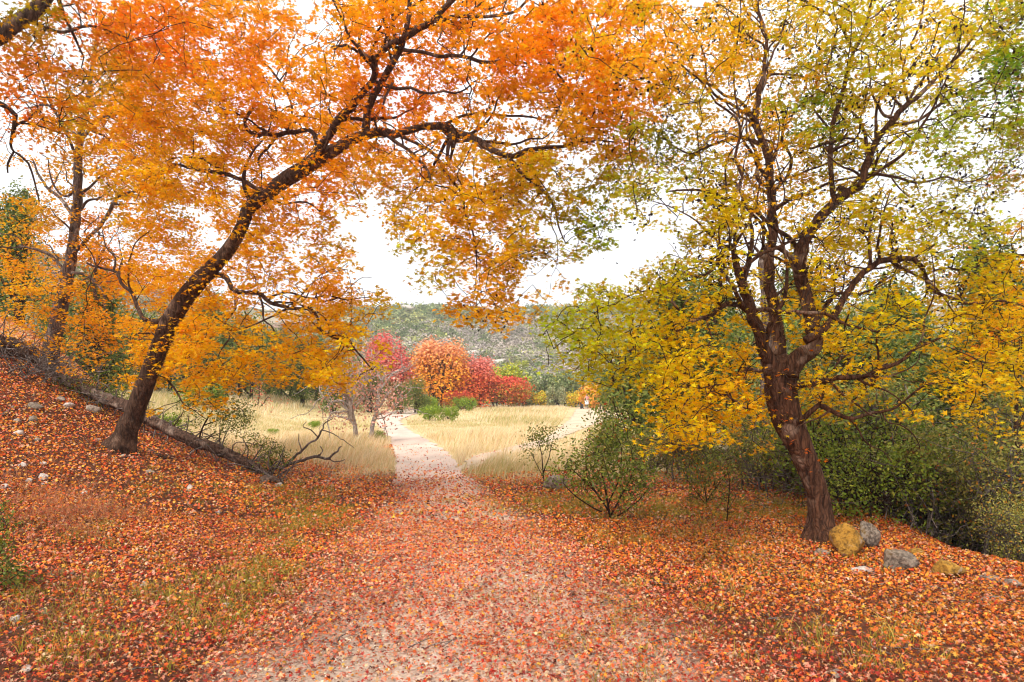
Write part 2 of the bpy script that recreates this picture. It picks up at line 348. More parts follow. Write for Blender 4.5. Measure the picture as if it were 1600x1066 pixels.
# ================================================================= TREES
class Tree:
    def __init__(s, name, label, base, mat, group=None, cat='tree'):
        s.base = np.asarray(base, float); s.o = thing(name, label, cat, s.base, group); s.mat = mat
        s.nodes = []; s.nrad = []; s.tw = Bag(); s.lf = Bag(); s.seed = Bag(); s.wk = (1, 1); s.hide = 0.8; s.lib = []; s.hq = []; s.hr = []
    def limb(s, pts, d0, d1, first=False, sides=12, name='limb', rough=0.12, wob=0.012, attach=True, wscale=1.0, minr=0.004):
        n = len(pts); L = np.concatenate([[0], np.cumsum([math.hypot(pts[i+1][0]-pts[i][0], pts[i+1][1]-pts[i][1]) for i in range(n-1)])]); L /= L[-1]
        ds = [d0+(d1-d0)*t for t in L]
        p3 = [P(p[0], p[1], d) for p, d in zip(pts, ds)]
        wk = lambda w: w*(s.wk[0]+(s.wk[1]-s.wk[0])*min(1, max(0, (w-12)/10)))
        r3 = [max(minr, wk(p[2])*wscale/2/F*d) for p, d in zip(pts, ds)]
        return s.limb3(p3, r3, sides, name, rough, wob, attach)
    def limb3(s, p3, r3, sides=12, name='limb', rough=0.12, wob=0.012, attach=True):
        q, r = catmull(p3, r3, 0.07 if sides > 8 else 0.1)
        if wob and len(q) > 4:
            w = R.normal(0, wob, q.shape); w[1:-1] = (w[:-2]+w[1:-1]+w[2:])/1.7; w[0] = 0; q = q+w*np.minimum(1, r[:, None]*30)
        V, T = tube(q, r, sides, rough, R.uniform(0, 50))
        link(name, np_mesh(name, V-s.base, T, None, s.mat, True), s.o)
        s.hq.append(q); s.hr.append(r)
        if attach: s.nodes.append(q); s.nrad.append(r)
        return q, r
    def branchlets(s, n, L=(0.5, 1.4), zmin=0, rmin=0.012, kink=0.28):
        qs = list(zip(s.nodes, s.nrad)); tot = np.array([len(q) for q, r in qs], float); tot /= tot.sum()
        for _ in range(n):
            q, r = qs[int(R.choice(len(qs), p=tot))]; k = int(R.integers(len(q)//6, len(q)))
            if r[k] < rmin or q[k, 2] < zmin: continue
            t = q[min(k+1, len(q)-1)]-q[max(0, k-1)]; t /= np.linalg.norm(t)+1e-9
            d = R.normal(0, 1, 3); d -= t*np.dot(d, t)*0.6; d[2] += 0.25; d /= np.linalg.norm(d); d = d*0.8+t*0.5; d /= np.linalg.norm(d)
            l = R.uniform(*L)*min(1, r[k]/0.03+0.35); r0 = min(r[k]*0.6, 0.008+0.016*l); m = int(4+l*4); pts = [q[k]]; rr = [r0]
            for j in range(m): d = d+R.normal(0, kink, 3)+[0, 0, 0.03]; d /= np.linalg.norm(d); pts.append(pts[-1]+d*l/m); rr.append(r0*(1-0.75*(j+1)/m))
            if min(p[1] for p in pts) < 4.6: continue
            s.limb3(pts, rr, 7, 'branch', 0.15, 0.006)
    def grow(s, sprays, rmax=0.019, sag=0.0, leafy=True, maxlen=9):
        N = np.vstack(s.nodes); NR = np.concatenate(s.nrad); sprays = np.asarray(sprays)
        cap = len(N)+len(sprays)*8; A = np.zeros((cap, 3)); AR = np.zeros(cap); A[:len(N)] = N; AR[:len(N)] = NR; k = len(N)
        d0 = np.array([np.min(((N-p)**2).sum(1)) for p in sprays]); out = []
        for i in np.argsort(d0):
            p = sprays[i]; d = np.sqrt(((A[:k]-p)**2).sum(1))*(1+0.15*np.maximum(0, A[:k, 2]-p[2])); j = int(np.argmin(d)); a = A[j]; L = float(np.linalg.norm(p-a))
            if L > maxlen or L < 1e-3: continue
            n = max(3, min(7, int(L/0.13))); t = np.linspace(0, 1, n+1)[:, None]
            q = a+(p-a)*t+np.array([0, 0, 1.0])*np.sin(t*math.pi)*L*R.uniform(-0.05, 0.22)+np.sin(t*math.pi)*R.normal(0, 0.12*L, 3)+np.sin(t*2*math.pi)*R.normal(0, 0.07*L, 3)+np.sin(t*5*math.pi)*R.normal(0, 0.018*L, 3)
            r0 = min(AR[j]*0.8, rmax*(0.35+0.65*min(1, L/1.0))); r = np.linspace(r0, 0.0045, n+1)
            V, T = tube(q, r, 4, 0, 0, False); s.tw.add(V, T)
            m = n; A[k:k+m] = q[1:]; AR[k:k+m] = r[1:]; k += m
            out.append((p, q[-1]-q[-2]))
        s.all = A[:k]
        return out
    def foliage(s, sp, colfn, n=34, rad=0.26, size=(0.045, 0.085), detail=2, flat=0.35, pixelcol=True, tilt=0.75):
        pos = []; nr = []; col = []; sz = []
        for p, d in sp:
            m = max(4, int(R.normal(n, n*0.25))); ax = R.normal(0, 0.35, 3)+np.array([0, 0, 1.0]); ax /= np.linalg.norm(ax)
            q = R.normal(0, 1, (m, 3)); q /= np.linalg.norm(q, axis=1, keepdims=True); q *= (R.uniform(0, 1, (m, 1))**0.45)*rad*R.uniform(0.75, 1.25)
            q -= (q @ ax)[:, None]*ax*(1-flat); q[:, 2] -= 0.5*(q[:, 0]**2+q[:, 1]**2)/rad*0.5
            pos.append(p+q); nn = np.array([0, 0, 1.0])+R.normal(0, tilt*0.6, (m, 3)); nr.append(nn)
            c = colfn(p) ; col.append(jit(c, m, 0.22, 0.10)*(np.array([1, 1, 1])+np.array([0, 1, 0])*R.normal(0, 0.13, (m, 1)))); sz.append(R.uniform(size[0], size[1], m))
        pos = np.vstack(pos); nr = np.vstack(nr); col = np.clip(np.vstack(col), 0.004, 0.95); sz = np.concatenate(sz)
        s.lib.append((pos, nr, col, sz, detail))
    def seeds(s, sp, n=9, rad=0.09, c=(38, 20, 16)):
        for p, d in sp:
            m = int(R.integers(n//2, n+4)); q = p+R.normal(0, rad, (m, 3))-np.array([0, 0, 0.06])
            s.seed.add(*cards(q, R.normal(0, 1, (m, 3)), R.uniform(0.035, 0.065, m), jit(lin(c), m, 0.4), TM[0], stretch=np.full(m, 0.6)))
    def finish(s, near=0, crown='crown', mat=None, twigmat=None):
        pos = np.vstack([a[0] for a in s.lib]); nr = np.vstack([a[1] for a in s.lib]); col = np.vstack([a[2] for a in s.lib]); sz = np.concatenate([a[3] for a in s.lib])
        det = np.concatenate([np.full(len(a[0]), a[4]) for a in s.lib]); mat = mat or M_LEAF
        keep = np.ones(len(pos), bool); pick = []
        hq = np.vstack(s.hq); hr = np.concatenate(s.hr); big = hr > 0.022; hq, hr = hq[big], hr[big]      # few leaves grow in front of the bare limbs
        hx = hq[:, 0]/hq[:, 1]; hz = (hq[:, 2]-CZ)/hq[:, 1]; hw = hr/hq[:, 1]+0.002
        lx = pos[:, 0]/pos[:, 1]; lz = (pos[:, 2]-CZ)/pos[:, 1]; hide = np.zeros(len(pos), bool)
        for c0 in range(0, len(pos), 4000):
            k = slice(c0, c0+4000); dd = (lx[k, None]-hx[None])**2+(lz[k, None]-hz[None])**2
            hide[k] = ((dd < hw[None]**2) & (pos[k, 1:2] < hq[None, :, 1])).any(1)
        kp = ~(hide & (R.uniform(0, 1, len(pos)) < s.hide)); pos, nr, col, sz, det = pos[kp], nr[kp], col[kp], sz[kp], det[kp]; keep = keep[kp]
        if near:                        # the leaves that show largest are leaves of their own
            px = 800+F*pos[:, 0]/np.maximum(0.5, pos[:, 1]); py = HY-F*(pos[:, 2]-CZ)/np.maximum(0.5, pos[:, 1])
            vis = (px > 0) & (px < 1600) & (py > 0) & (py < 1066); sc = np.where(vis, sz/np.maximum(0.5, pos[:, 1]), 0)
            pick = np.argsort(-sc)[:near]; keep[pick] = False
        for dd in np.unique(det):
            k = keep & (det == dd)
            if k.any(): s.lf.add(*cards(pos[k], nr[k], sz[k], col[k], TM[int(dd)]))
        cr = link(crown, s.lf.mesh(crown, mat, org=s.base), s.o, kind='stuff')
        if len(pick):
            cols = {}
            for i in pick:
                key = tuple(np.round(np.sqrt(col[i])*8).astype(int))
                if key not in cols:
                    cols[key] = np_mesh('leaf', TM[2][0], TM[2][1], np.repeat(col[i][None], len(TM[2][0]), 0), mat)
                o = link('leaf', cols[key], cr, pos[i]-s.base)
                o.rotation_euler = Vector(nr[i]).to_track_quat('Z', 'Y').to_euler(); o.rotation_euler.rotate_axis('Z', float(R.uniform(0, 6.28))); o.scale = [float(sz[i])]*3
        if s.tw.V: link('twigs', s.tw.mesh('twigs', twigmat or M_TWIG, True, s.base), s.o, kind='stuff')
        if s.seed.V: link('seed_clusters', s.seed.mesh('seed_clusters', M_SHRUB, False, s.base), s.o, kind='stuff')
def colour_field(pts, rough=0.5, gain=(0.95, 1.25, 1.0)):
    PX = np.array([(a, b) for a, b, c in pts], float); C = np.array([lin(c) for a, b, c in pts])
    g_ = np.tile(np.array(gain, float), (len(C), 1)); g_[:, 1] = np.where(C[:, 1]/C[:, 0] > 0.27, 1+(gain[1]-1)*0.45, gain[1]); C = C*g_
    def f(p):
        px = 800+F*p[0]/p[1]; py = HY-F*(p[2]-CZ)/p[1]
        d = ((PX-[px, py])**2).sum(1)+30**2; w = 1/d**1.5*np.exp(R.normal(0, rough, len(d))); w /= w.sum()
        return (C*w[:, None]).sum(0)*R.uniform(0.85, 1.12)
    return f
def sprays_from_map(tree, rows, x0, k, dmin, dmax, sig=0.8, cell=50, y0=0, thin=1.0):
    N = np.vstack(tree.nodes); npx = 800+F*N[:, 0]/N[:, 1]; npy = HY-F*(N[:, 2]-CZ)/N[:, 1]; out = []
    for j, row in enumerate(rows):
        for i, ch in enumerate(row):
            if ch in ' .0': continue
            for _ in range(R.poisson(int(ch)*k)):
                px = x0+(i+R.uniform(-0.05, 1.05))*cell; py = y0+(j+R.uniform(-0.05, 1.05))*cell
                dd = (npx-px)**2+(npy-py)**2; q = int(np.argmin(dd+R.uniform(0, 2500, len(dd))))
                d = float(np.clip(N[q, 1]+0.15+R.normal(0, sig), dmin, dmax)); p = P(px, py, d)
                if R.random() < 0.35+1.1*float(ss((vn(p[0]*1.9+p[1]*0.7, p[2]*2.3+p[1]*0.5, 201)-0.28)/0.35)): out.append(p)
    return out
# ---- the leaning orange maple on the left
b1 = G(187, 703); D1 = b1[1]
t1 = Tree('orange_maple', 'large leaning orange maple with dark trunk on the leafy left bank', b1, M_BARK1)
t1.wk = (0.7, 0.64)
tr = [(181, 718, 140), (187, 704, 82), (197, 680, 52), (212, 640, 43), (232, 586, 41), (256, 525, 43), (280, 478, 44), (303, 447, 42), (322, 428, 38), (352, 396, 34), (374, 362, 31), (392, 325, 31), (425, 297, 33),
      (466, 268, 37), (500, 246, 36), (530, 228, 29), (565, 212, 24), (590, 207, 23)]
t1.limb([(a, b, c) for a, b, c in tr], D1, 9.9, sides=28, name='trunk', rough=0.10, wob=0.006, attach=False)
t1.nodes.append(np.array([P(a, b, D1+(9.9-D1)*i/17) for i, (a, b, c) in enumerate(tr)])[8:]); t1.nrad.append(np.full(10, 0.1))
for r, d0, d1 in [
    ([(585, 207, 23), (624, 211, 19), (656, 201, 17), (687, 197, 20), (712, 206, 19), (747, 221, 17), (775, 238, 14), (796, 245, 12), (827, 235, 10), (856, 231, 9), (880, 229, 8), (894, 223, 7), (920, 216, 5), (960, 222, 3)], 9.95, 8.6),
    ([(796, 245, 10), (817, 273, 8), (845, 297, 7), (866, 322, 6), (872, 352, 4), (884, 380, 2.5)], 9.2, 8.5),
    ([(492, 248, 24), (497, 236, 22), (516, 210, 19), (540, 175, 18), (568, 147, 17), (584, 118, 15), (590, 91, 14), (610, 73, 14), (642, 56, 14), (670, 35, 13), (705, 3, 11), (728, -25, 9), (760, -70, 6)], 10.3, 8.8),
    ([(572, 207, 20), (575, 175, 17), (593, 136, 15), (612, 105, 14), (626, 72, 13), (635, 42, 11), (638, 10, 10), (645, -40, 7)], 10.0, 9.2),
    ([(612, 72, 9), (645, 80, 8), (675, 86, 8), (705, 89, 8), (735, 93, 8), (761, 97, 8), (792, 93, 7), (824, 84, 6), (848, 79, 6), (862, 105, 5), (883, 130, 5), (901, 150, 5), (950, 171, 3.5), (985, 190, 2)], 9.6, 8.2),
    ([(665, 38, 8), (705, 28, 8), (757, 26, 8), (792, 24, 7), (813, 14, 6), (830, -8, 5), (850, -40, 3)], 9.3, 8.6),
    ([(586, 97, 7), (565, 77, 7), (561, 45, 6), (547, 25, 5), (523, 3, 4.5), (505, -20, 3)], 9.6, 10.4),
    ([(497, 240, 11), (490, 206, 10), (465, 206, 10), (427, 210, 10), (395, 210, 9), (383, 196, 8), (390, 176, 7), (400, 164, 4)], 10.3, 10.8),
    ([(450, 207, 5), (455, 175, 5), (448, 147, 5), (423, 108, 5), (406, 94, 5), (404, 73, 4), (385, 66, 3)], 10.5, 11.3),
    ([(415, 300, 9), (353, 271, 9), (315, 266, 8), (280, 259, 6), (262, 262, 3)], 10.4, 11.3),
    ([(268, 488, 13), (249, 502, 11), (228, 499, 10), (213, 478, 8), (210, 463, 8), (192, 445, 7), (177, 424, 6), (155, 418, 5), (135, 411, 4)], 11.3, 12.2),
    ([(177, 424, 5), (180, 403, 4), (165, 385, 3), (160, 360, 2)], 12.0, 12.4),
    ([(328, 428, 14), (354, 433, 12), (366, 452, 10), (402, 460, 9), (420, 472, 9), (450, 480, 8), (480, 482, 7), (492, 489, 7), (506, 520, 6), (541, 527, 5), (559, 552, 4), (582, 578, 3)], 10.9, 9.4),
    ([(366, 454, 6), (367, 481, 5), (351, 505, 5), (360, 523, 4), (345, 548, 3)], 10.6, 10.0),
    ([(405, 462, 5), (410, 482, 5), (412, 500, 4), (424, 510, 3), (430, 525, 2.5)], 10.5, 10.2),
    ([(600, 208, 9), (631, 227, 8), (652, 248, 7), (670, 270, 6), (673, 290, 4)], 9.8, 9.0),
    ([(625, 212, 8), (650, 224, 7), (677, 241, 7), (698, 273, 6), (719, 301, 6), (727, 336, 5), (738, 362, 4), (745, 410, 3), (742, 455, 2)], 9.8, 8.0),
    ([(614, 128, 6), (603, 150, 5), (597, 175, 4)], 9.7, 9.4),
    ([(690, 195, 6), (740, 178, 6), (786, 180, 5), (831, 182, 4), (850, 188, 2)], 9.6, 9.0),
    ([(385, 345, 8), (392, 312, 8), (410, 300, 6), (440, 318, 5), (478, 315, 4), (500, 330, 3)], 10.4, 9.6),
    ([(245, 548, 6), (243, 525, 5), (228, 520, 4), (210, 523, 3), (203, 545, 2)], 11.4, 10.9),
    ([(258, 590, 5), (275, 612, 4), (286, 630, 3), (300, 640, 2)], 11.5, 11.0)]:
    t1.limb(r, d0, d1, sides=14 if r[0][2] > 9 else 8)
c1 = colour_field([(100, 80, (222, 104, 20)), (60, 130, (140, 122, 22)), (250, 60, (238, 104, 20)), (400, 100, (240, 110, 20)), (450, 150, (240, 118, 28)), (300, 250, (240, 132, 22)), (330, 340, (242, 126, 18)), (480, 300, (240, 108, 18)),
    (650, 100, (238, 108, 28)), (850, 50, (240, 102, 22)), (980, 60, (238, 108, 26)), (960, 120, (238, 104, 26)), (700, 350, (240, 132, 22)), (740, 440, (232, 140, 18)), (860, 300, (215, 150, 38)), (930, 330, (130, 134, 34)), (890, 220, (226, 120, 30)),
    (450, 520, (252, 160, 14)), (350, 560, (244, 134, 14)), (580, 560, (255, 172, 18)), (250, 430, (246, 146, 16)), (520, 420, (246, 140, 18)), (250, 520, (244, 146, 16)), (620, 150, (236, 96, 24)), (200, 150, (236, 118, 26)), (550, 380, (200, 150, 30)), (640, 430, (170, 140, 30))], 0.6, (1.0, 2.05, 0.35))
t1.branchlets(110, (0.7, 1.9), 2.2)
m1 = ['...999999678899889993', '...899998647668899983', '...899998856888999862', '..7899988878975667851', '..4899984789544655741', '...899843798667666431', '....64589631688765310', '....53798730379863100', '....77887860038841000',
      '....78889994016610000', '....68889995000000000', '....57788981000000000', '....12300000000000000']
sp1 = t1.grow(sprays_from_map(t1, m1, 0, 2.4, 7.0, 13.5, 0.8))
t1.foliage(sp1, c1, n=46, rad=0.23, size=(0.066, 0.116), detail=2)
t1.seeds([a for a in sp1 if 700 < 800+F*a[0][0]/a[0][1] < 1000 and R.random() < 0.35])
t1.finish(near=150)
# ---- the yellow maple on the right
b2 = G(1282, 848); D2 = b2[1]
t2 = Tree('yellow_maple', 'yellow green maple with reddish many limbed trunk beside the mustard boulder', b2, M_BARK2)
t2.wk = (0.66, 0.8)
tr = [(1286, 872, 170), (1286, 852, 112), (1285, 838, 72), (1284, 820, 52), (1282, 800, 44), (1277, 770, 40), (1266, 738, 42), (1250, 700, 46), (1236, 668, 54), (1226, 640, 56), (1220, 608, 60), (1222, 580, 58), (1226, 560, 40)]
t2.limb(tr, D2, D2-0.1, sides=30, name='trunk', rough=0.11, wob=0.004, attach=False)
q2 = D2-0.1
for r, d0, d1 in [
    ([(1210, 600, 34), (1200, 570, 28), (1188, 532, 23), (1176, 488, 21), (1166, 455, 19), (1155, 426, 16), (1146, 398, 13), (1142, 385, 11), (1128, 396, 9), (1112, 420, 8), (1092, 431, 7), (1060, 428, 5), (1040, 445, 3)], q2, 6.5),
    ([(1176, 488, 14), (1158, 477, 13), (1136, 475, 12), (1112, 492, 11), (1092, 499, 10), (1072, 508, 9), (1048, 528, 7), (1022, 530, 6), (990, 545, 4), (965, 560, 3)], q2-0.2, 6.2),
    ([(1088, 499, 7), (1066, 490, 6), (1048, 472, 6), (1030, 458, 5), (1005, 455, 5), (980, 464, 4), (950, 480, 3), (915, 500, 2)], 6.9, 6.4),
    ([(1220, 590, 36), (1218, 555, 28), (1214, 512, 24), (1205, 468, 22), (1201, 420, 21), (1205, 380, 19), (1208, 340, 18), (1205, 290, 18), (1200, 250, 16), (1188, 212, 15), (1177, 178, 15), (1187, 148, 13), (1196, 100, 9), (1197, 52, 7), (1184, 12, 6), (1178, -30, 4)], q2+0.1, 8.3),
    ([(1230, 590, 44), (1245, 562, 36), (1268, 538, 30), (1265, 500, 27), (1257, 450, 26), (1250, 405, 25), (1256, 376, 22), (1280, 344, 20), (1308, 310, 19), (1330, 297, 17), (1346, 286, 17), (1350, 262, 16), (1368, 224, 14), (1388, 192, 13), (1420, 160, 12), (1452, 132, 10), (1480, 104, 8), (1508, 76, 6), (1532, 40, 4), (1545, 0, 3)], q2-0.1, 7.0),
    ([(1306, 312, 13), (1302, 288, 12), (1300, 240, 12), (1302, 192, 12), (1312, 160, 11), (1324, 112, 10), (1336, 80, 9), (1350, 52, 8), (1360, 8, 6), (1370, -40, 4)], 7.3, 6.6),
    ([(1330, 70, 7), (1308, 32, 6), (1272, 10, 5), (1240, -10, 4)], 6.9, 6.5),
    ([(1392, 194, 8), (1436, 188, 7), (1472, 160, 6), (1520, 132, 5), (1556, 116, 3)], 7.1, 6.5),
    ([(1362, 274, 7), (1372, 246, 7), (1386, 228, 6), (1412, 208, 5), (1435, 200, 3)], 7.2, 6.7),
    ([(1356, 272, 8), (1404, 276, 7), (1432, 286, 6), (1460, 281, 5), (1480, 276, 5), (1505, 285, 4), (1540, 280, 3)], 7.2, 7.8),
    ([(1248, 392, 12), (1236, 374, 11), (1216, 360, 10), (1192, 340, 9), (1172, 324, 9), (1136, 312, 8), (1108, 300, 7), (1068, 296, 5), (1040, 300, 3)], 7.3, 6.6),
    ([(1208, 300, 9), (1222, 284, 8), (1234, 270, 8), (1236, 248, 7), (1221, 220, 6), (1223, 180, 6), (1216, 148, 4), (1230, 110, 3)], 8.0, 7.4),
    ([(1140, 312, 7), (1152, 296, 7), (1160, 276, 7), (1148, 248, 6), (1156, 216, 6), (1152, 184, 6), (1120, 160, 5), (1100, 132, 5), (1078, 112, 4), (1058, 96, 3)], 6.9, 6.6),
    ([(1156, 186, 4), (1146, 130, 4), (1152, 70, 3.5), (1158, 20, 3), (1155, -20, 2)], 6.8, 6.6),
    ([(1258, 532, 18), (1292, 512, 17), (1312, 484, 15), (1332, 448, 14), (1360, 416, 13), (1392, 405, 12), (1428, 408, 11), (1446, 432, 10), (1452, 452, 9), (1480, 464, 8), (1516, 474, 7), (1560, 470, 5), (1600, 478, 3)], q2-0.3, 7.2),
    ([(1272, 510, 11), (1292, 476, 10), (1312, 460, 8), (1344, 460, 7), (1380, 440, 5), (1405, 425, 3)], 7.4, 8.4),
    ([(1238, 606, 14), (1270, 598, 13), (1308, 592, 12), (1348, 590, 11), (1372, 576, 10), (1404, 568, 9), (1432, 544, 7), (1468, 528, 6), (1490, 503, 3)], q2-0.15, 6.6),
    ([(1246, 660, 14), (1262, 642, 13), (1276, 633, 12), (1296, 644, 11), (1332, 654, 9), (1360, 646, 7), (1392, 640, 6), (1412, 628, 5), (1440, 606, 5), (1464, 598, 4), (1500, 600, 3)], q2-0.1, 6.4),
    ([(1206, 588, 12), (1180, 578, 11), (1160, 581, 10), (1140, 594, 9), (1108, 604, 7), (1076, 602, 5), (1048, 616, 4), (1028, 640, 3)], q2-0.2, 6.0),
    ([(1134, 596, 6), (1136, 616, 6), (1152, 628, 5), (1168, 640, 4)], 6.6, 6.3),
    ([(1092, 604, 4), (1070, 630, 4), (1058, 660, 3), (1050, 690, 2)], 6.2, 5.9),
    ([(1192, 340, 6), (1192, 370, 7), (1188, 398, 7), (1160, 398, 6), (1140, 386, 5)], 7.2, 6.8),
    ([(1420, 160, 6), (1412, 120, 6), (1420, 80, 5), (1440, 30, 4), (1448, -20, 3)], 6.95, 7.2),
    ([(1446, 430, 6), (1475, 418, 5), (1510, 424, 5), (1550, 405, 4), (1595, 400, 3)], 7.3, 7.8)]:
    t2.limb(r, d0, d1, sides=16 if r[0][2] > 13 else 8, rough=0.14)
c2 = colour_field([(1000, 100, (238, 158, 36)), (1040, 230, (140, 142, 26)), (1100, 80, (232, 162, 26)), (1200, 150, (228, 158, 22)), (1270, 180, (108, 130, 22)), (1330, 80, (176, 152, 18)), (1450, 60, (240, 186, 44)), (1380, 150, (220, 172, 26)),
    (1330, 330, (216, 180, 18)), (1080, 300, (190, 162, 22)), (1150, 420, (214, 178, 16)), (1100, 500, (236, 182, 8)), (1080, 660, (244, 186, 4)), (880, 520, (150, 152, 16)), (930, 500, (176, 160, 18)), (990, 560, (206, 172, 12)), (1300, 560, (232, 182, 8)),
    (1480, 560, (232, 174, 12)), (1560, 480, (224, 166, 16)), (1500, 380, (186, 170, 22)), (1590, 130, (98, 124, 26)), (1480, 200, (150, 152, 40)), (1200, 250, (226, 150, 18)), (1150, 620, (240, 172, 6)), (1400, 480, (226, 184, 12)), (1230, 560, (232, 150, 16)), (1050, 400, (180, 160, 26))], 1.0, (1.08, 1.5, 0.7))
t2.branchlets(190, (0.5, 1.5), 1.4)
m2 = [' '*16+q for q in ['..23567767665445', '..35776666754347', '..34676556764457', '...3467657754558', '...3577667766558', '...3577756655567', '...1247777666532', '....146677677778', '...1467666778888',
      '.256777656789887', '.667788836788876', '.135689846555566', '....578745321134', '....365211000011']]
sp2 = t2.grow(sprays_from_map(t2, m2, 0, 2.3, 5.4, 9.3, 0.65))
t2.foliage(sp2, c2, n=32, rad=0.20, size=(0.05, 0.088), detail=2)
t2.seeds([a for a in sp2 if a[0][2] > 2.6 and R.random() < 0.35], n=12, rad=0.07)
shoot = [(P(px, py, D2-0.35), np.array([0, 0, 1.0])) for px, py in [(1218, 590), (1228, 606), (1240, 640), (1222, 655), (1246, 690), (1262, 705), (1272, 735), (1262, 545), (1215, 575), (1236, 575), (1262, 490), (1210, 640), (1280, 720), (1238, 620)]]
t2.foliage(shoot, lambda p: lin((226, 112, 16)), n=9, rad=0.09, size=(0.05, 0.08), detail=2)
t2.finish(near=300)
# ---- the smaller maple on the left bank
b3 = G(74, 578); D3 = b3[1]
t3 = Tree('bank_maple', 'golden orange maple with short straight trunk beside the log pile at left', b3, M_BARK3)
t3.wk = (0.7, 0.9); t3.hide = 0.35
tr = [(72, 590, 40), (75, 572, 30), (82, 540, 26), (90, 500, 25), (98, 462, 24), (106, 430, 21), (112, 395, 18), (118, 340, 17), (121, 290, 16), (122, 250, 15), (126, 210, 14), (135, 175, 11), (142, 120, 8), (150, 60, 5)]
t3.limb(tr, D3, D3-1.0, sides=22, name='trunk', rough=0.12, wob=0.006); t3.nodes[0] = t3.nodes[0][30:]; t3.nrad[0] = t3.nrad[0][30:]
for r, d0, d1 in [
    ([(104, 432, 9), (85, 405, 8), (60, 390, 6), (30, 385, 4)], D3-0.3, D3+0.2), ([(112, 400, 9), (140, 370, 8), (165, 340, 8), (177, 312, 8), (200, 302, 6), (235, 296, 5), (270, 315, 3)], D3-0.4, D3-1.6),
    ([(118, 340, 8), (95, 310, 7), (70, 290, 6), (50, 250, 4)], D3-0.5, D3-0.2), ([(124, 220, 8), (152, 186, 7), (190, 175, 6), (225, 150, 4)], D3-0.8, D3-1.5),
    ([(122, 250, 7), (100, 200, 6), (75, 165, 5), (40, 170, 3)], D3-0.7, D3-1.3), ([(106, 425, 7), (135, 430, 6), (160, 455, 5), (165, 500, 3)], D3-0.3, D3-1.3),
    ([(150, 470, 6), (148, 440, 6), (152, 410, 5), (165, 380, 4)], D3-0.3, D3+0.5)]:
    t3.limb(r, d0, d1, sides=8)
t3.branchlets(50, (0.7, 1.8), 3)
m3 = ['......', '......', '.13454', '236775', '225775', '136886', '278975', '689985', '799987', '588764', '378543', '025321']
sp3 = t3.grow(sprays_from_map(t3, m3, 0, 1.9, D3-2.6, D3+1.8, 0.9))
c3 = colour_field([(60, 300, (238, 150, 20)), (100, 400, (250, 156, 14)), (150, 350, (246, 128, 18)), (60, 450, (246, 166, 18)), (200, 420, (246, 148, 16)), (150, 500, (240, 152, 20)), (230, 240, (226, 140, 24)), (120, 200, (214, 130, 24)), (100, 320, (190, 150, 22)), (210, 330, (176, 146, 26))], 0.7)
t3.foliage(sp3, c3, n=60, rad=0.36, size=(0.07, 0.12), detail=1)
t3.finish()
# ---- trees whose trunks stand outside the frame, their boughs reach in
b4 = np.array([-6.1, 5.6, float(HH(-6.1, 5.6))])
t4 = Tree('overhanging_maple', 'red and olive leaved bough of a maple entering at the top left corner', b4, M_BARK1)
t4.limb3([b4-[0, 0, 0.3], b4+[0.1, 0.05, 0.8], b4+[0.4, 0.1, 2.0], P(-60, 110, 5.9), P(0, 57, 6.0), P(40, 26, 6.1), P(85, -18, 6.2), P(130, -90, 6.4)], [0.26, 0.19, 0.15, 0.085, 0.065, 0.062, 0.055, 0.04], 18, 'trunk', 0.1)
t4.nodes[0] = t4.nodes[0][-26:]; t4.nrad[0] = t4.nrad[0][-26:]
for r, d0, d1 in [([(-60, 118, 14), (-20, 150, 10), (8, 165, 8), (24, 182, 7), (24, 198, 6), (18, 225, 4), (22, 238, 3)], 5.9, 6.3), ([(24, 196, 4), (40, 188, 4), (60, 170, 3)], 6.2, 6.6), ([(22, 236, 3), (12, 256, 3), (12, 270, 2)], 6.3, 6.3), ([(24, 238, 3), (45, 256, 3), (54, 285, 2.5), (62, 315, 2)], 6.3, 6.5),
                  ([(85, -18, 8), (96, 10, 6), (102, 30, 5), (116, 58, 4), (130, 90, 3)], 6.2, 6.9), ([(40, 26, 5), (90, 50, 5), (140, 40, 4), (200, 60, 3)], 6.1, 7.4)]:
    t4.limb(r, d0, d1, sides=8)
sp4 = t4.grow(sprays_from_map(t4, ['6887641', '7888751', '7777531', '6432110', '1100000'], 0, 1.2, 5.6, 8.2, 0.6))
c4 = colour_field([(40, 10, (150, 120, 24)), (150, 30, (216, 76, 22)), (60, 60, (130, 118, 24)), (110, 80, (222, 80, 24)), (20, 100, (226, 96, 24)), (60, 150, (226, 104, 22)), (20, 150, (222, 92, 24)), (250, 50, (232, 84, 24)), (30, 80, (216, 90, 24)), (140, 100, (140, 118, 24))], 0.8, (1.0, 1.8, 0.5))
t4.foliage(sp4, c4, n=34, rad=0.2, size=(0.05, 0.085), detail=2)
t4.finish()
b5 = np.array([8.3, 8.6, float(HH(8.3, 8.6))])
t5 = Tree('green_maple', 'green yellow leaved boughs of a maple reaching in at the right edge', b5, M_BARK2)
t5.limb3([b5-[0, 0, 0.4], b5+[0, 0, 1.5], b5+[-0.2, -0.1, 3.2], b5+[-0.4, -0.2, 4.8], b5+[-0.5, -0.3, 6.2]], [0.2, 0.14, 0.11, 0.08, 0.04], 16, 'trunk', 0.1)
t5.nodes[0] = t5.nodes[0][14:]; t5.nrad[0] = t5.nrad[0][14:]
for r, d0, d1 in [([(1780, 200, 12), (1680, 140, 8), (1620, 100, 6), (1560, 60, 3)], 8.4, 7.8), ([(1790, 350, 12), (1700, 260, 8), (1630, 200, 6), (1570, 180, 3)], 8.5, 7.6), ([(1800, 520, 12), (1720, 440, 9), (1640, 410, 7), (1560, 400, 5), (1500, 420, 3)], 8.5, 8.6)]:
    t5.limb(r, d0, d1, sides=8)
